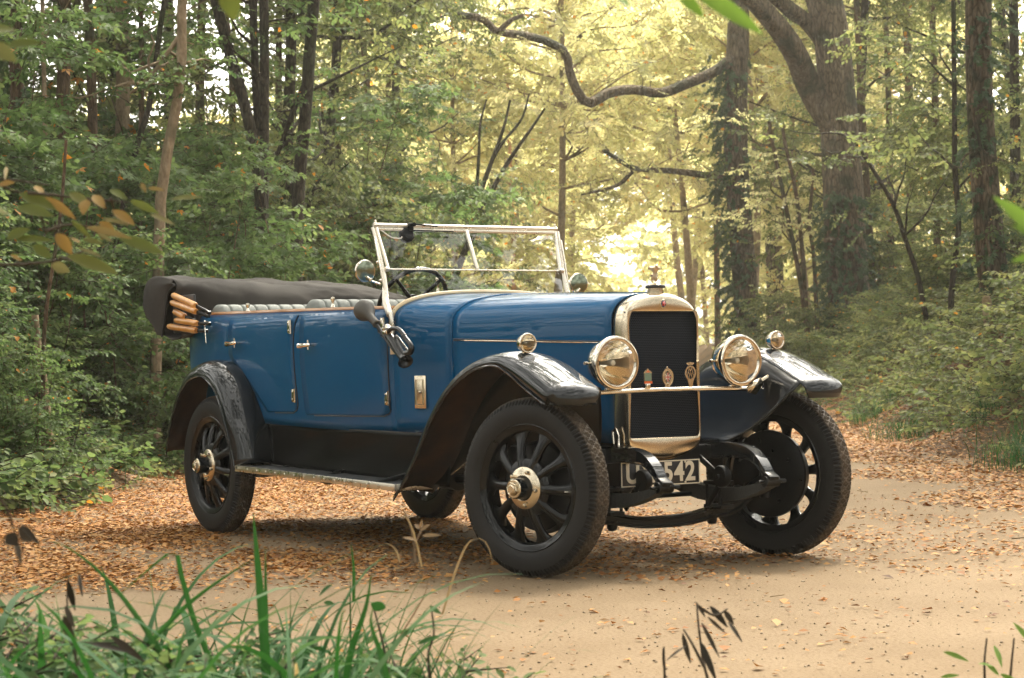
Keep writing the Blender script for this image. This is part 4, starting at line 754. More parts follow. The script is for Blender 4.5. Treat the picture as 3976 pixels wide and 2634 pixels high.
LEAVES = {'oval': (np.array([(0, 0, 0), (.33, .30, .06), (.72, .24, .05), (1, 0, -.08), (.72, -.24, .05), (.33, -.30, .06)]), [(0, 5, 4, 3), (0, 3, 2, 1)])}
def kite(a, L, w_): c_, s_ = math.cos(a), math.sin(a); return [(x*c_-y*s_, x*s_+y*c_, z) for x, y, z in ((0, 0, 0), (.5*L, -w_, .04), (L, 0, -.06), (.5*L, w_, .04))]
LEAVES['maple'] = (np.array(kite(0, 1, .19)+kite(.95, .82, .17)+kite(-.95, .82, .17)), [(0, 1, 2, 3), (4, 5, 6, 7), (8, 9, 10, 11)])
LEAVES['blob'] = (np.array([(0, 0, 0), (.5, .34, .08), (1, 0, -.08), (.5, -.34, .08)]), [(0, 3, 2, 1)])
def rotm(yaw, pitch, roll):
    yaw, pitch, roll = map(np.asarray, (yaw, pitch, roll)); cy, sy, cp_, sp_, cr, sr = np.cos(yaw), np.sin(yaw), np.cos(pitch), np.sin(pitch), np.cos(roll), np.sin(roll)
    X = np.stack([cy*cp_, sy*cp_, sp_], -1); Y0 = np.stack([-sy, cy, 0*cy], -1); Z0 = np.cross(X, Y0); Y = Y0*cr[..., None]+Z0*sr[..., None]
    return np.stack([X, Y, np.cross(X, Y)], -1)
def instances(tv, tf, pos, Rm, sc):
    V = np.einsum('nij,kj->nki', Rm, tv)*np.asarray(sc)[:, None, None]+pos[:, None, :]; n, k = V.shape[:2]
    return V.reshape(-1, 3), (np.asarray(tf)[None]+(np.arange(n)*k)[:, None, None]).reshape(-1, 4)
def mesh_np(name, V, F, rnd, mi, mats, parent=None):
    me = bpy.data.meshes.new(name); me.vertices.add(len(V)); me.vertices.foreach_set('co', np.ascontiguousarray(V, dtype=np.float32).ravel()); n = len(F)
    me.loops.add(n*4); me.loops.foreach_set('vertex_index', np.ascontiguousarray(F, dtype=np.int32).ravel()); me.polygons.add(n); me.polygons.foreach_set('loop_start', np.arange(n, dtype=np.int32)*4)
    for m in mats: me.materials.append(m)
    me.polygons.foreach_set('material_index', np.asarray(mi, dtype=np.int32)); a = me.attributes.new('rnd', 'FLOAT', 'FACE'); a.data.foreach_set('value', np.asarray(rnd, dtype=np.float32)); me.update(calc_edges=True); me.validate()
    o = bpy.data.objects.new(name, me); S.collection.objects.link(o); o.parent = parent; return o
def spray_tpl(kind, n, L, size, droop=.7, flat=.6, side=True):
    lv_, lf = LEAVES[kind]; P_, Y_, Pi, Ro, Sc = [], [], [], [], []; twigs = [((0, 0, 0), (L, 0, -.12*L))]
    if side:
        for k in range(3):
            x = L*(.25+.2*k); a = (1 if k % 2 else -1)*rng.uniform(.6, 1.0); l = L*rng.uniform(.35, .55); twigs.append(((x, 0, -.03*L), (x+l*math.cos(a), l*math.sin(a), -.10*L)))
    per = [n*3//6]+[n//6]*3 if side else [n]
    for (a, b_), m in zip(twigs, per):
        a, b_ = np.array(a), np.array(b_); d = b_-a; y0 = math.atan2(d[1], d[0])
        for i in range(max(m, 1)):
            q = .12+.88*(i+.5)/m; sg = 1 if i % 2 else -1; P_.append(a+d*q); Y_.append(y0+sg*rng.uniform(.45, 1.15)*(1 if i < m-1 else .1)); Pi.append(-rng.uniform(0, droop)-.05); Ro.append(rng.normal(0, flat)); Sc.append(size*rng.uniform(.7, 1.15))
    V, F = instances(lv_, lf, np.array(P_), rotm(np.array(Y_), np.array(Pi), np.array(Ro)), np.array(Sc)); nl = len(F); TV = []; TF = []
    for a, b_ in twigs:
        a, b_ = np.array(a), np.array(b_); d = (b_-a)/np.linalg.norm(b_-a); u_ = np.array([-d[1], d[0], 0]); k = len(V)+len(TV)
        for p, r in ((a, .006), (b_, .002)):
            for q in range(3): TV.append(p+r*(u_*math.cos(2.094*q)+np.array([0, 0, 1])*math.sin(2.094*q)))
        for q in range(3): TF.append((k+q, k+(q+1) % 3, k+3+(q+1) % 3, k+3+q))
    return np.vstack([V, TV]), np.vstack([F, TF]), nl, len(lf)
def crown(name, pos, yaw, pitch, sc, tpls, mats, parent=None, bias=None, roll=.35, extra=None):
    pos, yaw, pitch, sc = map(np.asarray, (pos, yaw, pitch, sc)); pick = rng.integers(0, len(tpls), len(pos)); Vs, Fs, rn, mi = [], [], [], []; off = 0
    for k, (tv, tf, nl, per) in enumerate(tpls):
        i = np.where(pick == k)[0]
        if not len(i): continue
        V, F = instances(tv, tf, pos[i], rotm(yaw[i], pitch[i], rng.normal(0, roll, len(i))), sc[i]); Vs.append(V); Fs.append(F+off); off += len(V)
        m_ = len(tf); leafr = rng.random((len(i), (nl+per-1)//per)); base = rng.random(len(i)) if bias is None else np.asarray(bias)[i]
        lr = np.repeat(leafr, per, axis=1)[:, :nl]; val = np.where(lr > .99, 1.0, np.clip(.55*base[:, None]+.42*lr, 0, .94)); rr = np.zeros((len(i), m_)); rr[:, :nl] = val; mm = np.zeros((len(i), m_), int); mm[:, nl:] = 1
        rn.append(rr.ravel()); mi.append(mm.ravel())
    if extra is not None:
        ff = np.array([f for f in extra.f if len(f) == 4]); Vs.append(np.array(extra.v)); Fs.append(ff+off); rn.append(np.zeros(len(ff))); mi.append(np.full(len(ff), len(mats)-1))
    return mesh_np(name, np.vstack(Vs), np.vstack(Fs), np.concatenate(rn), np.concatenate(mi), mats, parent)
T_OVAL = [spray_tpl('oval', 27, .55, .092) for _ in range(4)]
T_SMALL = [spray_tpl('oval', 26, .40, .060) for _ in range(4)]
T_MAPLE = [spray_tpl('maple', 20, .50, .115, .45) for _ in range(4)]
T_FAR = [spray_tpl('oval', 34, .95, .15, .3, .35) for _ in range(4)]
T_IVY = [spray_tpl('maple', 12, .22, .085, .9, .5, False) for _ in range(3)]
T_HUGE = [spray_tpl('blob', 30, 1.6, .34, .4, .5) for _ in range(3)]
def wander(a, b_, n, amp):
    a, b_ = np.array(a, float), np.array(b_, float); L = np.linalg.norm(b_-a); k = rng.normal(0, amp*L, (4, 3)); k[0] = k[3] = 0; t = np.linspace(0, 1, n)[:, None]; c_ = spline([a, a+(b_-a)*.33+k[1], a+(b_-a)*.67+k[2], b_], n); return c_
def rough_tube(mb, path, rad, n=12, amp=.05, flare=0, seed=0, mi=0):
    """a trunk: tube with lumps that run with the grain"""
    P_ = np.array(path, float); N = len(P_); T_ = np.gradient(P_, axis=0); T_ /= np.linalg.norm(T_, axis=1)[:, None]; u_ = np.cross(T_[0], [0.3, 1, .2]); G = []
    r_ = np.random.default_rng(seed+11); ph = r_.uniform(0, 6.28, 8)
    for i in range(N):
        u_ = u_-T_[i]*(u_@T_[i]); u_ /= np.linalg.norm(u_); w_ = np.cross(T_[i], u_); row = []
        for k in range(n):
            a = 2*math.pi*k/n; s_ = i*.35; f = 1+amp*(math.sin(3*a+ph[0]+.5*math.sin(s_+ph[1]))+.7*math.sin(5*a+ph[2]+.4*s_)+.6*math.sin(2*a+ph[3]+s_*.9)+.5*math.sin(9*a+ph[4]+.2*s_)+.5*math.sin(1.7*s_+ph[5]))
            row.append(P_[i]+(u_*math.cos(a)+w_*math.sin(a))*rad[i]*f)
        G.append(row)
    mb.grid(G, cv=True, mi=mi); k0 = len(mb.v)-n; mb.f.append(tuple(k0+k for k in range(n))); mb.m.append(mi)

# --- fallen leaves
def scatter_ts(n, t0, t1, s0, s1, dens=None):
    t = rng.uniform(t0, t1, n); s_ = rng.uniform(s0, s1, n)
    if dens is not None: k = rng.random(n) < dens(t, s_); t, s_ = t[k], s_[k]
    return t, s_
def to_world(t, s_, z): P_ = CAM[None, :]+R2[None]*t[:, None]+F2[None]*s_[:, None]; P_[:, 2] = z; return P_
parts = []
patch = lambda t, s_: np.clip(.55+.5*np.sin(1.7*t+.9*s_)*np.sin(1.1*s_-2.3*t+1)+.3*np.sin(5.3*t+3.1*s_), .08, 1)
parts.append(scatter_ts(150000, -6, 4.2, 9.2, 13.5, lambda t, s_: patch(t, s_)*(.30+.7*sm((s_-9.2-.15*t)/1.4))*(.42+.58*sm((-t)/2.5))*(1-.8*sm((t-1.3)/.9)*sm((s_-10.3)/.6))))
parts.append(scatter_ts(130000, -6.5, 1.0, 12.2, 21, lambda t, s_: np.clip(.25+.85*sm((edge_l(s_)+3.6-t)/2.2), 0, 1)*(.6+.4*patch(t, s_))))
parts.append(scatter_ts(34000, -3.4, 5.5, 12, 36, lambda t, s_: .40*patch(t, s_)*(1-.7*sm((t-1.5)/1.5))))
parts.append(scatter_ts(80000, 2.4, 6.6, 12, 44, lambda t, s_: sm((t-edge_r(s_)+1.25+.35*np.sin(s_*1.9))/.7)*np.clip(1.25-.45*(t-edge_r(s_)), 0, 1)))
parts.append(scatter_ts(3800, -3, 3, 5.5, 9.8, lambda t, s_: .55*patch(t, s_)))
t_ = np.concatenate([p[0] for p in parts]); s__ = np.concatenate([p[1] for p in parts]); n = len(t_)
k = (t_ < edge_l(s__)-2.6) | (t_ > edge_r(s__)+2.5); t_, s__ = t_[~k], s__[~k]; n = len(t_)
sz = rng.uniform(.014, .041, n)*np.where(rng.random(n) < .12, 1.6, 1)*np.where(t_ > edge_r(s__)-1.4, 1.35, 1); P_ = to_world(t_, s__, height(t_, s__)+.004+rng.uniform(0, .014, n))
lvt = np.array([(-.5, 0, .0), (0, .33, .10), (.5, 0, .02), (0, -.33, .12)])
V, F = instances(lvt, [(0, 3, 2, 1)], P_, rotm(rng.uniform(0, 6.28, n), rng.normal(0, .16, n), rng.normal(0, .22, n)), sz)
rn = np.clip(rng.beta(2.2, 1.5, n)+np.where((t_ > edge_r(s__)-1.3), .03, 0)-np.where(t_ < edge_l(s__)+1.2, .12, 0), 0, .94)
tag(mesh_np('fallen_leaves', V, F, rn, np.zeros(n, int), [L_LITTER]), kind='stuff')
# --- grit and twigs on the track
n = 5000; t = rng.uniform(-3.5, 4, n); s_ = 5.6+rng.random(n)**1.4*10; cube = np.array([(x, y, z) for x in (-.5, .5) for y in (-.5, .5) for z in (-.3, .3)])+rng.normal(0, .08, (8, 3))
V, F = instances(cube, [(0, 1, 3, 2), (4, 6, 7, 5), (0, 4, 5, 1), (2, 3, 7, 6), (0, 2, 6, 4), (1, 5, 7, 3)], to_world(t, s_, height(t, s_)+.003), rotm(rng.uniform(0, 6.28, n), rng.normal(0, .4, n), rng.normal(0, .4, n)), .003+.007*rng.random(n)**3)
STONE = leaf_mat('grit', [(.13, .09, .055), (.22, .165, .11), (.33, .27, .19)], .0)
tag(mesh_np('gravel', V, F, np.repeat(rng.random(n)*.9, 6), np.zeros(len(F), int), [STONE]), kind='stuff')
n = 90; t = rng.uniform(-4, 4.6, n); s_ = rng.uniform(5.8, 22, n); bar_ = np.array([(x, y, z) for x in (-.5, .5) for y in (-.018, .018) for z in (-.018, .018)])
V, F = instances(bar_, [(0, 1, 3, 2), (4, 6, 7, 5), (0, 4, 5, 1), (2, 3, 7, 6), (0, 2, 6, 4), (1, 5, 7, 3)], to_world(t, s_, height(t, s_)+.008), rotm(rng.uniform(0, 6.28, n), rng.normal(0, .06, n), rng.normal(0, .1, n)), rng.uniform(.04, .15, n))
tag(mesh_np('fallen_twigs', V, F, np.repeat(rng.random(n)*.9, 6), np.zeros(len(F), int), [L_DRY]), kind='stuff')
# --- low undergrowth on both banks
def undergrowth(name, t, s_, hgt, tpl, mats, bias=None, scl=(.6, 1.2)):
    n = len(t); z = height(t, s_)+hgt*rng.uniform(.1, 1, n); return tag(crown(name, to_world(t, s_, z), rng.uniform(0, 6.28, n), rng.uniform(-.15, .5, n), rng.uniform(*scl, n), tpl, mats, bias=bias), kind='stuff')
t, s_ = scatter_ts(11000, -9, -2.0, 12.5, 34, lambda t, s_: sm((edge_l(s_)-.1-t)/1.0)); undergrowth('bramble_undergrowth', t, s_, .18+.75*sm((edge_l(s_)-t)/2.5), T_OVAL+T_SMALL, [L_DARK, B_TWIG])
t, s_ = scatter_ts(6000, -8, -2.0, 12.5, 26, lambda t, s_: sm((edge_l(s_)+.1-t)/1.0)); undergrowth('bramble_undergrowth', t, s_, .10+.4*sm((edge_l(s_)-t)/2.5), T_SMALL, [L_MID, B_TWIG])
t, s_ = scatter_ts(16000, 3, 13, 14, 50, lambda t, s_: sm((t-edge_r(s_)-.35)/.8)); undergrowth('bramble_undergrowth', t, s_, .16+.55*sm((t-edge_r(s_)-.3)/2), T_OVAL+T_SMALL, [L_MID, B_TWIG], scl=(.55, 1.1))
t, s_ = scatter_ts(7000, 3, 14, 14, 50, lambda t, s_: sm((t-edge_r(s_)-1.6)/1.5)); undergrowth('bramble_undergrowth', t, s_, .2+.9*sm((t-edge_r(s_)-1)/4), T_OVAL, [L_MID, B_TWIG], scl=(.55, 1.1))
# --- grass
def blades(name, base, yaw, hgt, wid_, lean, curl, m, rnd=None, parent=None, seg=7):
    n = len(base); V = np.zeros((n, seg+1, 2, 3)); d = np.stack([np.cos(yaw), np.sin(yaw), np.zeros(n)], 1); sd_ = np.stack([-np.sin(yaw), np.cos(yaw), np.zeros(n)], 1); p = base.copy(); ang = lean.copy()
    tw = rng.normal(0, .5, n)
    for i in range(seg+1):
        f = i/seg; w_ = wid_*(.55+.9*f-1.45*f**2.2)*.9; w_ = np.maximum(w_, .0006); a2 = tw*f; s2 = sd_*np.cos(a2)[:, None]+np.array([0, 0, 1])*np.sin(a2)[:, None]
        V[:, i, 0] = p-s2*w_[:, None]/2; V[:, i, 1] = p+s2*w_[:, None]/2; st_ = hgt/seg; p = p+d*(np.sin(ang)*st_)[:, None]+np.array([0, 0, 1])*(np.cos(ang)*st_)[:, None]; ang = ang+curl/seg*(.4+1.4*f)
    F = [(2*i, 2*i+1, 2*i+3, 2*i+2) for i in range(seg)]; k = 2*(seg+1); FF = (np.asarray(F)[None]+(np.arange(n)*k)[:, None, None]).reshape(-1, 4); r_ = rng.random(n) if rnd is None else rnd
    return mesh_np(name, V.reshape(-1, 3), FF, np.repeat(np.where(r_ > .985, 1, r_*.93), seg), np.zeros(n*seg, int), [m], parent)
t, s_ = scatter_ts(900, -7, -2.5, 13, 24, lambda t, s_: sm((edge_l(s_)+.25-t)/.8)*.6); n = len(t)
t2, s2 = [], []
for (tc_, sc_, r_, m_) in ((4.62, 17.6, .45, 420), (4.75, 18.6, .4, 300), (4.9, 21, .35, 160), (4.7, 24.5, .35, 200), (5.0, 28.5, .4, 180), (4.85, 15.9, .45, 250)): t2.append(rng.normal(tc_, r_*.6, m_)); s2.append(rng.normal(sc_, r_, m_))
t = np.r_[t, np.concatenate(t2)]; s_ = np.r_[s_, np.concatenate(s2)]; n = len(t)
tag(blades('verge_grass', to_world(t, s_, height(t, s_)), rng.uniform(0, 6.28, n), rng.uniform(.2, .55, n), rng.uniform(.006, .012, n), rng.uniform(.05, .5, n), rng.uniform(.8, 2.2, n), L_GRASS), kind='stuff')

# ------------------------------------------------------------------ shrubs and trees
def clumps(centers, radii, n, squash=.55):
    c_ = np.array(centers, float); w_ = np.array(radii, float)**2; i = rng.choice(len(c_), n, p=w_/w_.sum()); d = rng.normal(0, 1, (n, 3)); d /= np.linalg.norm(d, axis=1)[:, None]; r_ = np.array(radii)[i]*rng.random(n)**.45
    off = d*r_[:, None]*np.array([1, 1, squash]); return c_[i]+off, np.arctan2(off[:, 1], off[:, 0])+rng.normal(0, .6, n), i
def make_shrub(name, label, cat, group, h, spread, nst, nsp, tpl, mats, seed):
    root = empty(name); tag(root, label, cat, group); r_ = np.random.default_rng(seed); st = MB(); cs, rs = [], []
    for k in range(nst):
        a = r_.uniform(0, 6.28); q = r_.uniform(.25, 1); end = np.array([math.cos(a)*spread*q, math.sin(a)*spread*q, h*r_.uniform(.55, 1)]); p = wander((r_.normal(0, .08), r_.normal(0, .08), -.1), end, 9, .06); r0 = .012+.010*r_.random()
        st.tube(p, list(np.linspace(r0, .004, 9)), 5)
        for f in (.45, .7, 1.0): cs.append(p[int(8*f)]); rs.append(spread*r_.uniform(.28, .5))
    st.build('stem', B_BROWN, root); pos, yaw, ii = clumps(cs, rs, nsp); pos[:, 2] = np.maximum(pos[:, 2], .1)
    crown('leaves', pos, yaw, rng.uniform(-.35, .25, nsp), rng.uniform(.7, 1.15, nsp), tpl, mats, root, bias=np.clip(rng.random(len(cs))[ii]*.7+rng.random(nsp)*.3, 0, 1)); return root
def put(o, t, s_, rz, sc=1, dz=0):
    p = TS(t, s_, float(height(t, s_))-.03+dz); o.location = p; o.rotation_euler = (0, 0, rz); o.scale = (sc, sc, sc); return o
G_H = 'hazel shrubs in the left thicket'
hz0 = make_shrub('hazel_shrub', 'green hazel shrub in the thicket on the left bank, partly hidden by its neighbours', 'shrub', G_H, 3.0, 1.15, 9, 330, T_OVAL, [L_DARK, B_TWIG], 1)
mp0 = make_shrub('maple_sapling', 'lobed-leaved maple sapling standing in the wood behind the folded hood', 'sapling', None, 4.3, 1.5, 6, 340, T_MAPLE, [L_DARK, B_TWIG], 2)
hl0 = make_shrub('pale_hazel', 'yellow-green hazel bush under the oak on the right bank', 'shrub', None, 2.4, 1.1, 8, 280, T_OVAL, [L_MID, B_TWIG], 3)
first = True
for (t, s_, rz, sc) in [(-4.3, 15.6, 0, .5), (-3.75, 16.0, 2.8, .42), (-4.7, 16.6, 0, .62), (-5.6, 17.6, 1.1, .85), (-4.5, 18.6, 2.3, .7), (-6.6, 19.5, .4, 1.1), (-5.0, 20.6, 3.0, .95), (-3.9, 20.2, 4.2, .75), (-7.2, 22.5, 5.1, 1.25), (-3.5, 23.5, 2.6, .8), (-5.5, 24.0, 1.9, 1.2), (-4.3, 26.5, .9, 1.15), (-6.6, 27.5, 3.9, 1.3), (-3.7, 30.0, 4.7, 1.1), (-5.2, 32.5, 2.2, 1.35), (-3.9, 36.0, .2, 1.3), (-5.5, 40.0, 3.3, 1.5), (-3.5, 43.0, 5.6, 1.4), (-6.5, 16.0, 2.0, .9)]:
    o = hz0 if first else copy_tree(hz0); first = False; put(o, t, s_, rz, sc)
ML = ['lobed-leaved maple sapling standing in the wood directly behind the folded hood', 'big maple bush whose grey-green leaves fill the gap left of the windscreen', 'maple sapling half hidden by the pale leaning trunk', 'maple sapling at the left edge behind the yellow-leaved branch', 'tall maple sapling overhanging the lane beyond the windscreen', 'far maple sapling beside the bright gap in the wood', 'maple sapling deep in the wood between the dark stems']
for i, (t, s_, rz, sc) in enumerate([(-3.3, 22.0, 0, .78), (-2.75, 25.0, 1.7, .92), (-5.6, 22.6, 3.1, 1.05), (-5.6, 20.0, 4.4, .95), (-2.6, 33.0, 5.3, 1.35), (-2.4, 42.0, 2.2, 1.5), (-4.6, 29.5, .8, 1.35)]):
    o = mp0 if i == 0 else copy_tree(mp0); o['label'] = ML[i]; put(o, t, s_, rz, sc)
HLB = ['yellow-green hazel bush under the oak on the right bank', 'low pale bush at the foot of the ivy-clad trunk', 'pale bush in front of the right-hand trunk and its post', 'pale bush between the oak and the right-hand trunk', 'small pale bush on the right bank just above the sidelamp', 'pale bush behind the oak in the yellow wood', 'pale bush at the right edge of the picture behind the grass', 'pale bush on the lane edge just left of the oak', 'low bush beside the bright lane left of the ivy-clad trunk', 'small bush on the bank in front of the oak and right of the sidelamp']
for i, (t, s_, rz, sc) in enumerate([(8.3, 41.5, 0, .60), (5.7, 47.0, 1.2, .95), (7.7, 30.5, 2.6, .62), (7.6, 35.0, 4.0, .85), (5.7, 40.0, 5.1, .55), (8.6, 47.0, 3.5, 1.3), (7.7, 27.0, 2.0, .6), (6.2, 43.5, 2.2, .7), (5.3, 44.0, .7, .6), (6.6, 37.0, 5.6, .45)]):
    o = hl0 if i == 0 else copy_tree(hl0); o['label'] = HLB[i]; put(o, t, s_, rz, sc)

def pix_path(pts, s_):     # a trunk traced in the photograph, set at its own depth
    return [TS(px(u, d), d, hz(v, d, u)) for (u, v, d) in [(p[0], p[1], s_+(p[2] if len(p) > 2 else 0)) for p in pts]]
def trunk_tree(name, label, pts, width, s_, bark, limbs=(), leaf=None, nleaf=0, tpl=None, cat='tree', ground=True, top=5.0, group=None, amp=.04, crown_z=(3.2, 7.5), spread=1.6, ivy=None, n=12, res=24):
    P_ = np.array(pix_path(pts, s_)); P_ = P_[np.argsort(P_[:, 2])]; k = 1.67976/FPX*s_
    base = P_[0].copy(); root_t, root_s = (base-CAM)@R2, (base-CAM)@F2; gz = float(height(root_t, root_s))
    if ground and P_[0][2] > gz: d = P_[1]-P_[0]; d = d/max(d[2], .1); q = P_[0]-d*(P_[0][2]-gz)*.6; q[2] = gz-.15; P_ = np.vstack([q, P_])
    tp = P_[-1]; d = (P_[-1]-P_[-2]); d /= max(np.linalg.norm(d), .1); P_ = np.vstack([P_, tp+d*top*.5+np.array([0, 0, top*.1]), tp+d*top*.8+np.array([0, 0, top*.4])])
    root = empty(name, P_[0]); tag(root, label, cat, group); O = P_[0]; Q = spline(P_-O, res); wv = np.linspace(1.02, .62, res); wv[0] *= 1.5; wv[1] *= 1.18; m = MB(); rough_tube(m, Q, width*k/2*wv, n, amp, seed=len(pts)+int(pts[0][0])); tr_ = m.build('trunk', bark, root, angle=60)
    for lp, w0, w1 in limbs:
        m = MB(); L_ = np.array(pix_path(lp, s_))-O; q = spline(L_, 36); rough_tube(m, q, np.linspace(w0, w1, 36)*k/2, max(8, n-2), amp*1.4, seed=int(w0*7)); lo = m.build('limb', bark, root, angle=60)
        if leaf and len(lp) > 3 and w0 <= 35:
            ns = 0 if w0 > 35 else 9; tw = MB(); pp, yy = [], []
            for j in rng.integers(8, 35, ns):
                e = q[j]+np.array([rng.normal(0, .35), rng.normal(0, .35), rng.uniform(-.35, .45)]); w_ = wander(q[j], e, 6, .1); tw.tube(w_, list(np.linspace(.018, .005, 6)), 5)
                for z_ in range(3): pp.append(w_[3+z_ % 3]); yy.append(rng.uniform(0, 6.28))
            crown('leaves', np.array(pp), np.array(yy), rng.uniform(-.6, .3, len(pp)), rng.uniform(.5, .9, len(pp)), T_OVAL, [leaf, B_TWIG, bark], lo, extra=tw)
    if nleaf:
        zz = np.linspace(0, 1, 10); cs = []; 
        for _ in range(9):
            i = rng.integers(int(res*.45), res); a = rng.uniform(0, 6.28); c_ = Q[i]+np.array([math.cos(a), math.sin(a), .1])*spread*rng.uniform(.3, .9); cs.append(c_)
        tw = MB()
        for c_ in cs: j = int(np.argmin(np.linalg.norm(Q-c_+np.array([0, 0, .7]), axis=1))); tw.tube(wander(Q[j], c_, 7, .06), list(np.linspace(.025, .006, 7)), 5)
        pos, yaw, ii = clumps(cs, [spread*.6]*len(cs), nleaf, .5); crown('crown', pos, yaw, rng.uniform(-.3, .15, nleaf), rng.uniform(.8, 1.2, nleaf), tpl or T_OVAL, [leaf or L_MID, B_TWIG, bark], root, bias=np.clip(rng.random(len(cs))[ii]*.6+.4*rng.random(nleaf), 0, 1), extra=tw)
    if ivy:
        z0, z1, cnt, side, rr = ivy; pos = []; yw = []
        for _ in range(cnt):
            z = rng.uniform(z0, z1); j = int(np.argmin(abs(Q[:, 2]+O[2]-z))); a = rng.normal(side, 1.0); dv = -F2*math.cos(a)+R2*math.sin(a); p = Q[j].copy(); p[2] = z-O[2]; pos.append(p+dv*(width*k/2*1.0+abs(rng.normal(0, rr)))); yw.append(math.atan2(dv[1], dv[0])+rng.normal(0, .7))
        crown('ivy', np.array(pos), np.array(yw), rng.uniform(-1.2, -.1, cnt), rng.uniform(.7, 1.2, cnt), T_IVY, [L_IVY, B_TWIG], root)
    return root
# the left wood
trunk_tree('slim_tree', 'slim pale trunk leaning to the right, bare and lighter than the trees round it', [(443, -60), (429, 60), (431, 150), (411, 275), (382, 410), (372, 540)], 27, 21, B_PALE, limbs=[([(425, 85), (385, 140), (345, 190), (310, 215)], 11, 6)], leaf=L_DARK, nleaf=40, crown_z=(5, 8))
trunk_tree('dark_tree', 'dark curved trunk that splits towards the lane, left of three dark stems', [(500, -60), (528, 70), (572, 225), (588, 300), (606, 420), (612, 560)], 30, 26, B_DARK, leaf=L_DARK, nleaf=80)
trunk_tree('dark_tree', 'straight dark stem in the middle of the three dark stems', [(598, -60), (602, 200), (608, 400), (610, 560)], 22, 26.3, B_DARK, leaf=L_DARK, nleaf=60)
trunk_tree('dark_tree', 'straight dark stem on the right of the three dark stems', [(624, -60), (622, 170), (617, 380), (614, 560)], 26, 26.1, B_DARK, leaf=L_DARK, nleaf=60)
trunk_tree('dark_tree', 'dark leaning trunk between the three dark stems and the windscreen', [(746, -60), (733, 60), (722, 180), (716, 260), (699, 400), (690, 540)], 32, 28, B_DARK, limbs=[([(722, 180), (690, 250), (660, 330), (640, 380)], 16, 9)], leaf=L_DARK, nleaf=90)
trunk_tree('brown_tree', 'dark brown trunk nearest the left edge of the picture', [(44, -60), (50, 250), (60, 430), (62, 600)], 36, 26.5, B_BROWN, leaf=L_DARK, nleaf=60, ivy=(1, 6, 40, -.5, .06))
trunk_tree('brown_tree', 'brown trunk second from the left edge, with a knotted bend', [(165, -60), (158, 170), (150, 320), (146, 560)], 34, 27, B_BROWN, leaf=L_DARK, nleaf=50, limbs=[([(158, 130), (176, 60), (205, -40)], 18, 14)])
trunk_tree('brown_tree', 'straight brown trunk third from the left edge', [(214, -60), (220, 120), (222, 300), (217, 440), (214, 600)], 27, 28, B_BROWN, leaf=L_DARK, nleaf=50)
trunk_tree('grey_tree', 'pale grey-barked trunk among brown ones in the left wood', [(296, -60), (294, 200), (288, 400), (286, 600)], 38, 30, B_PALE, leaf=L_DARK, nleaf=60)
trunk_tree('thin_tree', 'thin dark sapling that leans left in front of the grey trunk', [(404, -60), (378, 90), (358, 230), (320, 350), (300, 420)], 15, 24, B_DARK, leaf=L_DARK, nleaf=40)
trunk_tree('thin_tree', 'thin upright sapling right beside the grey trunk', [(338, -60), (338, 200), (330, 420)], 14, 29, B_BROWN, leaf=L_DARK, nleaf=40)
trunk_tree('thin_tree', 'thin pale sapling between the two leftmost brown trunks', [(110, -60), (112, 200), (112, 480)], 12, 25, B_PALE, leaf=L_DARK, nleaf=40)
for (u, wd, d, lab) in [(20, 22, 34, 'far brown trunk behind the leftmost tree'), (256, 20, 37, 'far brown trunk between the third trunk and the grey one'), (468, 24, 36, 'far dark trunk right of the leaning pale one'), (540, 18, 38, 'far trunk glimpsed behind the three dark stems'), (655, 20, 40, 'far trunk right of the three dark stems'), (790, 16, 42, 'slender far trunk right of the leaning dark one'), (850, 18, 48, 'slender far trunk above the folded hood'), (905, 16, 52, 'slender far trunk just left of the windscreen top')]:
    trunk_tree('far_tree', lab, [(u+rng.normal(0, 14), -60), (u+rng.normal(0, 6), 200), (u, 420), (u, 640)], wd, d, B_BROWN, leaf=L_MID, nleaf=150, tpl=T_OVAL, spread=2.2)
trunk_tree('forked_tree', 'small dark tree of many thin upright stems seen above and through the windscreen', [(1130, 470), (1105, 530), (1075, 590), (1040, 690)], 22, 40, B_DARK, top=.2, limbs=[([(1100, 535), (1120, 440), (1145, 370), (1172, 300), (1190, 230)], 15, 5), ([(1115, 500), (1150, 430), (1185, 370), (1235, 300), (1270, 250)], 15, 5), ([(1095, 545), (1108, 440), (1115, 360), (1120, 285), (1135, 230)], 12, 4), ([(1145, 370), (1170, 330), (1215, 275), (1235, 215)], 9, 4)], n=8)
trunk_tree('slim_tree', 'slim orange-brown trunk in the bright gap beyond the windscreen', [(1187, 380), (1189, 500), (1190, 640)], 12, 62, mat('bark_orange', (.34, .17, .07), .8), top=5, n=7)
trunk_tree('stump', 'short sawn-off grey stump leaning at the left edge of the bank', [(82, 732), (88, 800), (97, 860)], 25, 16.6, B_PALE, top=.01, cat='stump', amp=.03)
trunk_tree('thin_tree', 'bare thin stem leaning right beside the sawn-off stump', [(128, 600), (112, 690), (100, 800), (98, 900)], 11, 16.4, B_BROWN, top=.8, n=7)
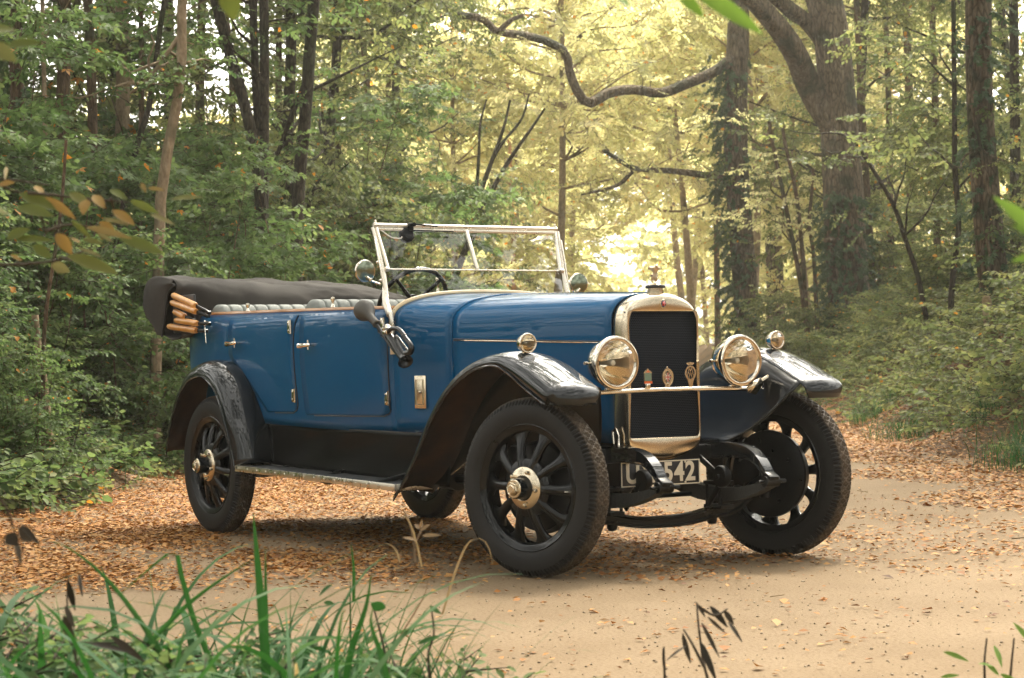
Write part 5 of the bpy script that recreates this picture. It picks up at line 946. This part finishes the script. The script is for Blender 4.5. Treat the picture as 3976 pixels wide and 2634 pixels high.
# the right bank
trunk_tree('oak_tree', 'massive brown oak on the right bank with two dark limbs reaching left', [(1905, -80), (1935, 60), (1946, 200), (1952, 330), (1956, 450), (1960, 600), (1968, 760)], 96, 44, B_OAK,
           limbs=[([(1935, 290), (1905, 240), (1880, 195), (1855, 130, -.5), (1815, 65, -1), (1760, 0, -1.5), (1690, -70, -2), (1600, -160, -3)], 60, 38), ([(1930, 110), (1885, 55), (1840, 20, -.6), (1790, -25, -1), (1700, -90, -2)], 40, 28), ([(1950, 560, -.4), (1925, 555, -.6), (1912, 556, -.7)], 16, 10)],
           leaf=L_MID, nleaf=150, spread=5.5, top=10, amp=.035, n=22, res=40, ivy=(1.6, 4.6, 260, -.5, .12))
trunk_tree('ivy_tree', 'ivy-clad trunk left of the oak with a long crooked limb over the lane', [(1726, -80), (1722, 60), (1714, 200), (1710, 350), (1716, 500), (1727, 690)], 60, 50, B_OAK,
           limbs=[([(1712, 130), (1662, 165, -.6), (1600, 192, -1), (1540, 214, -1.3), (1480, 206, -1.6), (1420, 214, -2), (1372, 238, -2.3), (1348, 212, -2.4), (1330, 165, -2.5), (1322, 122, -2.6), (1290, 100, -2.8), (1240, 84, -3), (1160, 70, -3.3), (1130, 42, -3.5), (1072, 34, -3.8)], 27, 15), ([(1165, 72, -3.3), (1195, 46, -3.4), (1225, 33, -3.5)], 13, 8), ([(1715, 420), (1640, 405), (1560, 395), (1500, 392, -.5), (1465, 385, -1), (1432, 366, -1), (1402, 346, -1)], 17, 9), ([(1470, 395, -1), (1440, 425, -1), (1395, 440, -1.2), (1350, 450, -1.4)], 10, 5)],
           leaf=L_PALE, nleaf=160, spread=3.5, top=8, n=16, res=34, ivy=(1.5, 8.5, 460, -1.2, .20))
trunk_tree('brown_tree', 'tall dark trunk at the right edge with an ivy stem winding up it', [(2282, -60), (2277, 150), (2281, 350), (2296, 600), (2312, 840)], 68, 29, B_OAK, limbs=[([(2262, 120, -.3), (2256, 180, -.4), (2262, 260, -.35), (2275, 330, -.35), (2290, 420, -.4), (2285, 520, -.4), (2300, 640, -.4)], 8, 8)], leaf=L_MID, nleaf=120, spread=3, top=7, n=16, res=34, ivy=(1.0, 6.5, 110, -.3, .10))
trunk_tree('thin_tree', 'thin dark stem leaning left of the oak, first of a group of three', [(1795, 330), (1812, 420), (1832, 530), (1858, 690)], 14, 45, B_BROWN, top=.4, leaf=L_PALE, nleaf=60, n=8)
trunk_tree('thin_tree', 'thin grey stem in the middle of the group of three left of the oak', [(1826, 340), (1846, 440), (1856, 540), (1864, 690)], 13, 45.5, B_BROWN, top=.4, n=8)
trunk_tree('thin_tree', 'thin crooked stem closest to the oak in the group of three', [(1884, 440), (1876, 520), (1884, 580), (1888, 680)], 12, 45, B_BROWN, top=.4, n=8)
trunk_tree('far_tree', 'stout pale trunk in the yellow wood between ivy tree and oak', [(1792, 240), (1788, 400), (1792, 560)], 42, 62, B_OAK, leaf=L_PALE, nleaf=200, spread=4, limbs=[([(1800, 480), (1840, 440), (1872, 400)], 14, 8)])
trunk_tree('thin_tree', 'thin dark bowed stem right of the oak', [(1998, 345), (2040, 415), (2075, 480), (2100, 560), (2125, 640)], 14, 34, B_DARK, top=.25, leaf=L_MID, nleaf=14, n=8)
trunk_tree('thin_tree', 'thin black upright stem between the oak and the right-hand trunk', [(2218, 250), (2216, 400), (2222, 520), (2205, 640)], 15, 32, B_DARK, top=3, leaf=L_MID, nleaf=90, n=8)
trunk_tree('brown_tree', 'slim second trunk touching the right side of the oak', [(2006, 300), (2012, 480), (2018, 700)], 20, 47, B_BROWN, top=5, leaf=L_MID, nleaf=80, n=10)
trunk_tree('far_tree', 'dim trunk at the right edge behind the winding ivy stem', [(2362, -60), (2358, 300), (2350, 700)], 26, 36, B_DARK, leaf=L_MID, nleaf=120)
for (u, wd, d, lab) in [(2170, 18, 45, 'dim upright trunk in the green wood right of the oak'), (2062, 16, 52, 'distant trunk just right of the oak'), (1660, 14, 66, 'distant slim trunk left of the ivy-clad tree'), (2110, 22, 56, 'broad distant trunk behind the bowed stem')]:
    trunk_tree('far_tree', lab, [(u, -60), (u+4, 300), (u, 620)], wd, d, B_BROWN, leaf=L_MID, nleaf=170, spread=3.0)
p = TS(px(2288, 26.5), 26.5); gz = float(height(px(2288, 26.5), 26.5)); po = MB(); po.box((0, 0, .18), (.10, .10, .95), bev=.012); po.box((0, 0, .67), (.085, .085, .04), bev=.015); o = po.build('fence_post', B_POST); o.location = (p[0], p[1], gz); o.rotation_euler = (.03, -.04, .4); tag(o, 'weathered square wooden post in front of the right-hand trunk', 'post')

# taller trees that carry the foliage walls and the roof over the lane
def make_beech(name, label, group, h, spread, nsp, tpl, mats, z0, seed, r0, bark):
    root = empty(name); tag(root, label, 'tree', group); r_ = np.random.default_rng(seed); P_ = wander((0, 0, -.2), (r_.normal(0, .5), r_.normal(0, .5), h), 20, .02); m = MB(); rough_tube(m, P_, np.linspace(r0, .04, 20), 12, .04, seed=seed); m.build('trunk', bark, root, angle=60); cs, rs = [], []; m = MB()
    for k in range(44):
        z = z0+(h-z0)*r_.random()**.9; f = (z-z0)/(h-z0); a = r_.uniform(0, 6.28); q = spread*(.35+.65*math.sqrt(max(0, 1-f**2)))*r_.uniform(.35, 1); j = min(19, max(1, int((z-.5)/h*19))); c_ = P_[j]+np.array([math.cos(a)*q, math.sin(a)*q, .25]); m.tube(wander(P_[max(0, j-1)], c_, 8, .05), list(np.linspace(.045*r0/.15, .008, 8)), 5); cs += [c_, P_[j]+(c_-P_[j])*.6]; rs += [spread*.36, spread*.34]
    pos, yaw, ii = clumps(cs, rs, nsp, .8); crown('crown', pos, yaw, rng.uniform(-.9, .35, nsp), rng.uniform(.8, 1.25, nsp), tpl, mats+[bark], root, bias=np.clip(rng.random(len(cs))[ii]*.6+.4*rng.random(nsp), 0, 1), roll=.6, extra=m); return root
be0 = make_beech('beech_tree', '', None, 11, 2.9, 900, T_OVAL, [L_MID, B_TWIG], 2.2, 21, .13, B_DARK)
bd0 = make_beech('maple_tree', '', None, 9.5, 2.6, 820, T_MAPLE, [L_DARK, B_TWIG], 1.4, 22, .12, B_DARK)
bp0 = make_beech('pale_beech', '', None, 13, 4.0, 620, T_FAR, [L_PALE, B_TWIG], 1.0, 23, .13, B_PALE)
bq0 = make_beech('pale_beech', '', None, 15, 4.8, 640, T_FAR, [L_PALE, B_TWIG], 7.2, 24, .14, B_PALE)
gl = 'leafy trees of the left wood'
for i, (src, t, s_, rz, sc) in enumerate([(bd0, -8.9, 24.0, 1.3, 1.0), (be0, -10.2, 28.5, 2.2, 1.0), (be0, -3.4, 33.5, 3.4, 1.05), (be0, -6.4, 33.0, .6, 1.15), (be0, -3.6, 39.5, 4.4, 1.15), (bd0, -8.6, 30.0, 5.2, 1.1), (be0, -9.5, 37.0, 1.0, 1.2), (be0, -6.5, 42.0, 2.9, 1.3), (be0, -3.0, 48.0, 5.8, 1.25), (be0, -11.5, 44.0, 3.6, 1.4)]):
    o = src if (i in (0, 1)) else copy_tree(src); put(o, t, s_, rz, sc); o['group'] = gl if src is bd0 else gl+' with small oval leaves'; o['label'] = 'leafy dark green maple tree filling the left wood' if src is bd0 else 'leafy small-leaved tree filling the left wood'
for i, (t, s_, rz, sc) in enumerate([(9.0, 40.0, 0, 1.0), (11.5, 46.0, 1.2, 1.2), (9.6, 33.0, 2.9, .95), (12.5, 38.0, 4.0, 1.1), (8.2, 50.0, 5.0, 1.2)]):
    o = copy_tree(be0); put(o, t, s_, rz, sc); o['label'] = 'leafy green tree in the wood right of the oak'; o['group'] = 'leafy trees of the right wood'
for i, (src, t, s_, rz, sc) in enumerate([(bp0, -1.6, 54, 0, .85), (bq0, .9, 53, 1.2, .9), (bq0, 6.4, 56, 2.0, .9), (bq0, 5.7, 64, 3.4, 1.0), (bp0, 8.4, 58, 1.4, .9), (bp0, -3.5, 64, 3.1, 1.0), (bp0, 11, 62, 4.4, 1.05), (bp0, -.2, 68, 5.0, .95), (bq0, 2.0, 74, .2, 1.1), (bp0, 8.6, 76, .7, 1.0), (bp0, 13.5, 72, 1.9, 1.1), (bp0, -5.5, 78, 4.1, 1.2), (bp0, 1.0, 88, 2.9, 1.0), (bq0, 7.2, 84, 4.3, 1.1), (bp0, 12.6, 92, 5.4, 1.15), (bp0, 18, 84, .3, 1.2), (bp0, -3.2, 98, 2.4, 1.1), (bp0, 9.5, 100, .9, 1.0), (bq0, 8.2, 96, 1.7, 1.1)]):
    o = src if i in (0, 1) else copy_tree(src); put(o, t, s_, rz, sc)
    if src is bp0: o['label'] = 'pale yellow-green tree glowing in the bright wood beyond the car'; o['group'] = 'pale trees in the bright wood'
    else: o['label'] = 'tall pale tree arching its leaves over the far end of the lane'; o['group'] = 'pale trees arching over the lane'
# the far wood that closes the view and the unseen wood added round the photographer
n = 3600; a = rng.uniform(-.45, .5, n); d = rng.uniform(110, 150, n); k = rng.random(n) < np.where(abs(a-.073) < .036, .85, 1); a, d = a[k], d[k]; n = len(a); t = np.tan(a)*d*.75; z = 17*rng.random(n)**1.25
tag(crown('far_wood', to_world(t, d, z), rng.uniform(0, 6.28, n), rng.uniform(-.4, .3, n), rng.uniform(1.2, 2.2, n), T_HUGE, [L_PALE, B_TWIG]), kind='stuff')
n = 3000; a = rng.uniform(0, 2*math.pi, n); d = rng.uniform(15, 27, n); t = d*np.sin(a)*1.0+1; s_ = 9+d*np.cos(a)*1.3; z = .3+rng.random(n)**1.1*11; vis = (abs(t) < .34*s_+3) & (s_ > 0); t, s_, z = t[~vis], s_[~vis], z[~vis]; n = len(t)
tag(crown('added_dark_wood', to_world(t, s_, z), rng.uniform(0, 6.28, n), rng.uniform(-.4, .3, n), rng.uniform(.9, 1.6, n), T_HUGE, [L_DARKENED, B_TWIG]), kind='stuff')  # unseen ring of foliage, added for dark reflections and less side light

# unseen foliage over the lane, added in clumps to streak the paint's reflections
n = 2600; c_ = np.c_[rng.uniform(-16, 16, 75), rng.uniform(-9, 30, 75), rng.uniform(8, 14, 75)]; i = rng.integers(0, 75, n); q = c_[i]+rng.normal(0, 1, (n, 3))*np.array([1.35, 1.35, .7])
tag(crown('added_canopy', to_world(q[:, 0], q[:, 1], q[:, 2]), rng.uniform(0, 6.28, n), rng.uniform(-.3, .2, n), rng.uniform(.9, 1.5, n), T_FAR, [L_DARKENED, B_TWIG]), kind='stuff')
# damp autumn air
hb_ = MB(); cc = TS(0, 70); hb_.box((0, 0, 14.8), (470, 470, 32)); hz_o = hb_.build('haze', bpy.data.materials.new('haze'), angle=0); hz_o.location = (cc[0], cc[1], 0); hz_o.rotation_euler.z = YAW; tag(hz_o, kind='stuff')
hm_ = hz_o.data.materials[0]; hm_.use_nodes = True; t = hm_.node_tree; t.nodes.clear(); ho = t.nodes.new('ShaderNodeOutputMaterial'); pv = t.nodes.new('ShaderNodeVolumePrincipled'); pv.inputs['Color'].default_value = (1, .96, .86, 1); pv.inputs['Density'].default_value = .0007; pv.inputs['Anisotropy'].default_value = .45; t.links.new(pv.outputs[0], ho.inputs['Volume'])

# ------------------------------------------------------------------ things close to the lens
def leaf_obj_mesh(mb_lists, base, tip, w_, nrm_, curl=.12, seg=6):
    base, tip = np.array(base), np.array(tip); L = np.linalg.norm(tip-base); d = (tip-base)/L; n_ = np.array(nrm_, float); n_ -= d*(n_@d); n_ /= np.linalg.norm(n_); s_ = np.cross(n_, d); V, F = [], []
    for i in range(seg+1):
        f = i/seg; w2 = w_*math.sin(math.pi*min(1, f**.85))**.8*.5 if 0 < i < seg else .0008; c_ = base+d*L*f-n_*curl*L*f*f; V += [c_-s_*w2+n_*w2*.25, c_, c_+s_*w2+n_*w2*.25]
    for i in range(seg): F += [(3*i, 3*i+1, 3*i+4, 3*i+3), (3*i+1, 3*i+2, 3*i+5, 3*i+4)]
    mb_lists.append((np.array(V), F))
def close_branch(name, label, cat, s_, leaves, twigs, leafm, rnds, wr=.45, stem=B_TWIG):
    root_p = TS(px(twigs[0][0][0], s_), s_, hz(twigs[0][0][1], s_, twigs[0][0][0])); root = empty(name, root_p); tag(root, label, cat); m = MB(); k = 1.67976/FPX*s_
    for tw in twigs:
        P_ = [TS(px(u, s_+j*.02), s_+j*.02, hz(v, s_, u))-root_p for j, (u, v) in enumerate(tw)]; m.tube(spline(P_, 3*len(P_)), list(np.linspace(4.2*k, 2.0*k, 3*len(P_))), 6)
    m.build('twig', stem, root); ls = []
    for j, lf in enumerate(leaves):
        u0, v0, u1, v1 = lf[:4]; w_ = lf[4] if len(lf) > 4 else math.hypot(u1-u0, v1-v0)*wr; dd = rng.uniform(-.04, .04); tilt = lf[5] if len(lf) > 5 else rng.uniform(-.5, .5)
        a = TS(px(u0, s_), s_+dd, hz(v0, s_, u0))-root_p; b_ = TS(px(u1, s_), s_+dd-rng.uniform(-.03, .05), hz(v1, s_, u1))-root_p; ls = []; nv = -F2*.9+np.array([0, 0, 1])*(.5+tilt)+R2*rng.normal(0, .3); leaf_obj_mesh(ls, a, b_, w_*k, nv); V, F = ls[0]
        mesh_np('leaf', V, np.array(F), np.full(len(F), rnds[j % len(rnds)] if len(lf) < 7 else lf[6]), np.zeros(len(F), int), [leafm], root)
    return root
g_, y_, o_ = .15, .8, .62
LB = [(0, 350, 210, 320, 90, y_), (60, 120, 110, 260, 50, o_), (370, 340, 520, 430, 100, y_), (230, 450, 640, 590, 190, g_), (270, 620, 720, 710, 165, g_), (480, 470, 840, 700, 130, y_), (790, 430, 1040, 560, 150, .3), (1050, 530, 1040, 695, 150, y_), (1080, 460, 1250, 600, 130, y_), (1290, 400, 1500, 500, 110, g_), (1500, 520, 1830, 660, 110, g_), (1730, 680, 2020, 780, 70, .45), (1640, 320, 1700, 420, 60, o_), (1700, 370, 1890, 390, 60, o_), (1960, 500, 2340, 460, 80, .3), (1340, 650, 1600, 800, 140, y_), (1210, 740, 1520, 800, 60, .45), (0, 590, 90, 690, 130, .3), (60, 960, 320, 830, 170, g_), (150, 960, 580, 950, 110, g_), (640, 900, 830, 1130, 170, y_), (840, 970, 940, 1000, 60, y_), (1120, 760, 1310, 870, 120, y_), (1060, 850, 1590, 960, 100, o_), (1430, 970, 1920, 1120, 170, g_), (1170, 920, 1340, 1000, 60, .45), (960, 1090, 1220, 1170, 50, .45), (830, 1180, 1390, 1340, 190, .25), (560, 1260, 760, 1330, 150, .4), (430, 1060, 640, 1180, 150, g_), (160, 1160, 280, 1210, 60, y_), (870, 770, 1080, 960, 80, .2), (950, 970, 1200, 1010, 80, .3)]
LT = [[(-300, 255), (0, 265), (280, 280), (600, 320)], [(-300, 300), (0, 320), (150, 380), (340, 440), (480, 640), (550, 880)], [(-300, 1270), (0, 1260), (300, 1245), (700, 1190), (950, 1090), (1120, 1020)], [(340, 440), (700, 460), (1040, 500), (1300, 500), (1500, 510)], [(550, 880), (800, 800), (1100, 820), (1300, 900)], [(700, 1190), (800, 1200), (850, 1210)], [(1040, 500), (1050, 530)], [(1300, 500), (1340, 640)]]
cv = lambda u, v: (u*.2012, 357.2+v*.2012)
close_branch('leafy_branch', 'drooping branch of large green and amber leaves close to the lens at the left edge', 'branch', 3.8, [(*cv(a, b_), *cv(c_, d), w_*.2012*.92, 0, q_) for a, b_, c_, d, w_, q_ in LB], [[cv(*p) for p in tw] for tw in LT], L_FORE, [.2])
close_branch('leafy_sprig', 'out-of-focus green leaf sprig in the top left corner', 'sprig', 3.0, [(-30, 75, 55, 65, 34, 0, .2), (20, 100, 105, 92, 30, 0, .1), (0, 110, 68, 150, 42, 0, .3), (-20, 60, 20, 100, 30, 0, .5)], [[(-60, 70), (-10, 90), (30, 105)]], L_FORE, [.2])
close_branch('leafy_sprig', 'single green leaf hanging down from the top edge above the left wood', 'sprig', 3.0, [(545, -40, 548, 44, 54, 0, .1)], [[(545, -80), (545, -40), (546, -20)]], L_FORE, [.1])
close_branch('leafy_sprig', 'large bright green blurred leaf across the top edge near the oak', 'sprig', 2.8, [(1570, -10, 1640, 45, 34, 0, .3), (1600, -20, 1785, 76, 46, 0, .5), (1440, -25, 1470, 8, 24, 0, .6)], [[(1430, -60), (1540, -28), (1610, -15)]], L_FRESH, [.5])
close_branch('leafy_sprig', 'bright green leaf sprig at the right edge in front of the trunk', 'sprig', 2.6, [(2420, 560, 2303, 452, 40, 0, .6), (2420, 575, 2335, 520, 26, 0, .3), (2430, 590, 2343, 598, 26, 0, .5)], [[(2440, 500), (2420, 560), (2425, 600)]], L_FRESH, [.5])
# long grass in front
def fore_grass(n, u0, u1, s0, s1, h0, h1, w0, w1, l0, l1, c0, c1, name, lean_bias=0):
    s_ = rng.uniform(s0, s1, n); u = rng.uniform(u0, u1, n); t = (u-1183.5)*1.67976/FPX*s_; z = height(t, s_); return tag(blades(name, to_world(t, s_, z-.02), rng.uniform(0, 6.28, n), rng.uniform(h0, h1, n), rng.uniform(w0, w1, n), rng.uniform(l0, l1, n), rng.uniform(c0, c1, n), L_GRASS, seg=10), kind='stuff')
fore_grass(170, -160, 780, 3.8, 5.2, .50, .78, .020, .038, .08, .6, .8, 2.4, 0, 0, 'sedge_grass') if False else None
fore_grass(400, -160, 800, 3.8, 5.2, .50, .84, .015, .033, .10, .65, 1.1, 3.0, 'sedge_grass')
fore_grass(480, -160, 900, 4.0, 5.4, .30, .58, .007, .016, .05, .5, .5, 2.0, 'sedge_grass')
fore_grass(90, 620, 1150, 4.2, 5.3, .34, .56, .006, .012, .05, .4, .4, 1.8, 'sedge_grass')
n = 300; s_ = rng.uniform(3.9, 5.4, n); u = -160+1250*rng.random(n)**1.5; t = (u-1183.5)*1.67976/FPX*s_
tag(crown('verge_weeds', to_world(t, s_, rng.uniform(.02, .34, n)*np.clip(1.15-u/1500, .4, 1)), rng.uniform(0, 6.28, n), rng.uniform(-.2, .9, n), rng.uniform(.35, .75, n), T_SMALL, [L_DARK, B_TWIG]), kind='stuff')
def blade_px(name, label, pts, w_, s_, rnd, m=L_GRASS, cat='grass blade'):
    P_ = np.array([TS(px(u, s_), s_, hz(v, s_, u)) for u, v in pts]); o_p = P_[0].copy(); Q = spline(P_-o_p, 16); V = []; k = 1.67976/FPX*s_
    for i, p_ in enumerate(Q): f = i/15; ww = w_*k*(.75+.5*f-1.22*f**2.4)/2; ww = max(ww, .0006); V += [p_-R2*ww-F2*ww*.5, p_+F2*ww*.25, p_+R2*ww-F2*ww*.4]
    F = []
    for i in range(15): F += [(3*i, 3*i+1, 3*i+4, 3*i+3), (3*i+1, 3*i+2, 3*i+5, 3*i+4)]
    o = mesh_np(name, np.array(V), np.array(F), np.full(len(F), rnd), np.zeros(len(F), int), [m]); o.location = o_p; return tag(o, label, cat)
blade_px('sedge_blade', 'tallest upright green blade in front of the running board', [(605, 1640), (600, 1500), (590, 1350), (578, 1185)], 27, 4.5, .35)
blade_px('sedge_blade', 'short upright blade close beside the tallest one', [(600, 1640), (604, 1450), (604, 1345), (605, 1268)], 14, 4.6, .3)
blade_px('sedge_blade', 'long blade arching in from the left edge over the grass clump', [(430, 1640), (330, 1460), (230, 1330), (130, 1255), (70, 1250)], 18, 4.3, .55)
blade_px('sedge_blade', 'blade bent at a sharp knee left of the tallest blade', [(520, 1640), (440, 1440), (410, 1330), (395, 1275), (330, 1320), (260, 1380)], 17, 4.4, .4)
blade_px('sedge_blade', 'broad upright blade in front of the front wheel, right of the clump', [(770, 1640), (800, 1500), (835, 1400), (848, 1328)], 20, 4.4, .25)
blade_px('sedge_blade', 'second broad blade leaning right at the right end of the clump', [(890, 1640), (870, 1520), (845, 1440), (852, 1400)], 18, 4.2, .45)
blade_px('sedge_blade', 'blade stretching right from the clump to the tallest blade', [(300, 1520), (420, 1400), (500, 1340), (580, 1290)], 20, 4.5, .5)
blade_px('dry_stalk', 'pale bent dry stalk curving over in front of the front tyre', [(1010, 1420), (1050, 1300), (1078, 1250), (1105, 1245), (1122, 1270), (1128, 1305)], 7, 5.2, .8, L_DRY, 'stalk')
blade_px('dry_stalk', 'dry arched stalk below the middle of the running board', [(965, 1310), (955, 1260), (940, 1210), (915, 1175)], 6, 5.2, .9, L_DRY, 'stalk')
blade_px('dry_stalk', 'short bent dry stalk left of the pale seedling', [(915, 1300), (905, 1270), (885, 1256), (865, 1262)], 6, 5.2, .7, L_DRY, 'stalk')
blade_px('dry_stalk', 'thin dark red stalk standing right of the grass clump', [(905, 1480), (950, 1410), (972, 1370), (978, 1340)], 5, 4.8, .1, L_DRY, 'stalk')
blade_px('dry_stalk', 'thin grey-green shoot standing below the running board', [(806, 1390), (808, 1320), (803, 1258)], 9, 4.9, .4, L_GRASS, 'stalk')
close_branch('seedling', 'pale seedling with small buds in front of the car shadow', 'seedling', 5.2, [(960, 1222, 968, 1203, 8, 0, .2), (965, 1224, 985, 1208, 10, 0, .2), (968, 1236, 1008, 1230, 10, 0, .3), (955, 1246, 930, 1235, 9, 0, .2), (962, 1222, 950, 1210, 9, 0, .1)], [[(948, 1300), (950, 1260), (965, 1230), (968, 1215)], [(950, 1262), (940, 1215), (925, 1180)]], L_DRY, [.9], stem=L_DRY)
close_branch('wilted_stem', 'blackened drooping seed pods on a thin stem at the bottom right', 'plant', 4.6, [(1600, 1398, 1618, 1425, 9), (1622, 1425, 1660, 1460, 8), (1632, 1405, 1670, 1450, 16), (1660, 1410, 1682, 1442, 14), (1672, 1440, 1700, 1478, 10), (1605, 1435, 1640, 1505, 10), (1600, 1475, 1632, 1560, 16), (1565, 1465, 1578, 1530, 13), (1518, 1500, 1522, 1568, 7), (1568, 1488, 1520, 1512, 8)], [[(1640, 1640), (1612, 1540), (1600, 1440), (1598, 1400)], [(1612, 1540), (1580, 1480), (1566, 1460)], [(1600, 1400), (1640, 1425), (1668, 1412)], [(1525, 1640), (1520, 1560), (1520, 1500)]], L_WILT, [.2, .6])
close_branch('dead_flower', 'dead brown flower head hanging at the left edge above the grass', 'plant', 3.4, [(30, 1215, 75, 1262, 18), (20, 1250, 42, 1300, 14), (5, 1235, 30, 1262, 34), (22, 1225, 52, 1258, 36)], [[(-10, 1150), (8, 1175), (28, 1238)]], L_WILT, [.4, .9])
close_branch('wilted_stem', 'curled dark withered leaves among the grass at the left', 'plant', 4.2, [(138, 1345, 150, 1420, 16), (150, 1395, 175, 1440, 14), (200, 1480, 300, 1490, 16), (250, 1465, 330, 1520, 18), (165, 1330, 180, 1372, 10), (140, 1420, 165, 1500, 22)], [[(175, 1640), (160, 1500), (145, 1400), (150, 1340)]], L_WILT, [.3, .8])
close_branch('green_weed', 'small green leafy weed at the bottom right corner', 'plant', 4.8, [(2170, 1510, 2235, 1530, 14), (2240, 1530, 2260, 1525, 10), (2260, 1535, 2300, 1560, 16), (2280, 1490, 2288, 1528, 14), (2300, 1560, 2340, 1580, 14), (2330, 1440, 2380, 1500, 16), (2150, 1560, 2200, 1555, 10)], [[(2262, 1640), (2258, 1540), (2265, 1480)], [(2310, 1640), (2318, 1560), (2328, 1480)]], L_FRESH, [.1, .3])
close_branch('green_weed', 'small dark leaves on a wiry stem at the right end of the grass clump', 'plant', 4.6, [(725, 1380, 755, 1345, 18), (735, 1395, 760, 1400, 12), (845, 1395, 880, 1412, 26), (980, 1405, 1005, 1418, 12), (1000, 1470, 1018, 1462, 10), (950, 1490, 1000, 1468, 12)], [[(900, 1640), (870, 1480), (850, 1400)], [(990, 1640), (975, 1520), (990, 1470), (985, 1410)]], L_GRASS, [.3, .6])
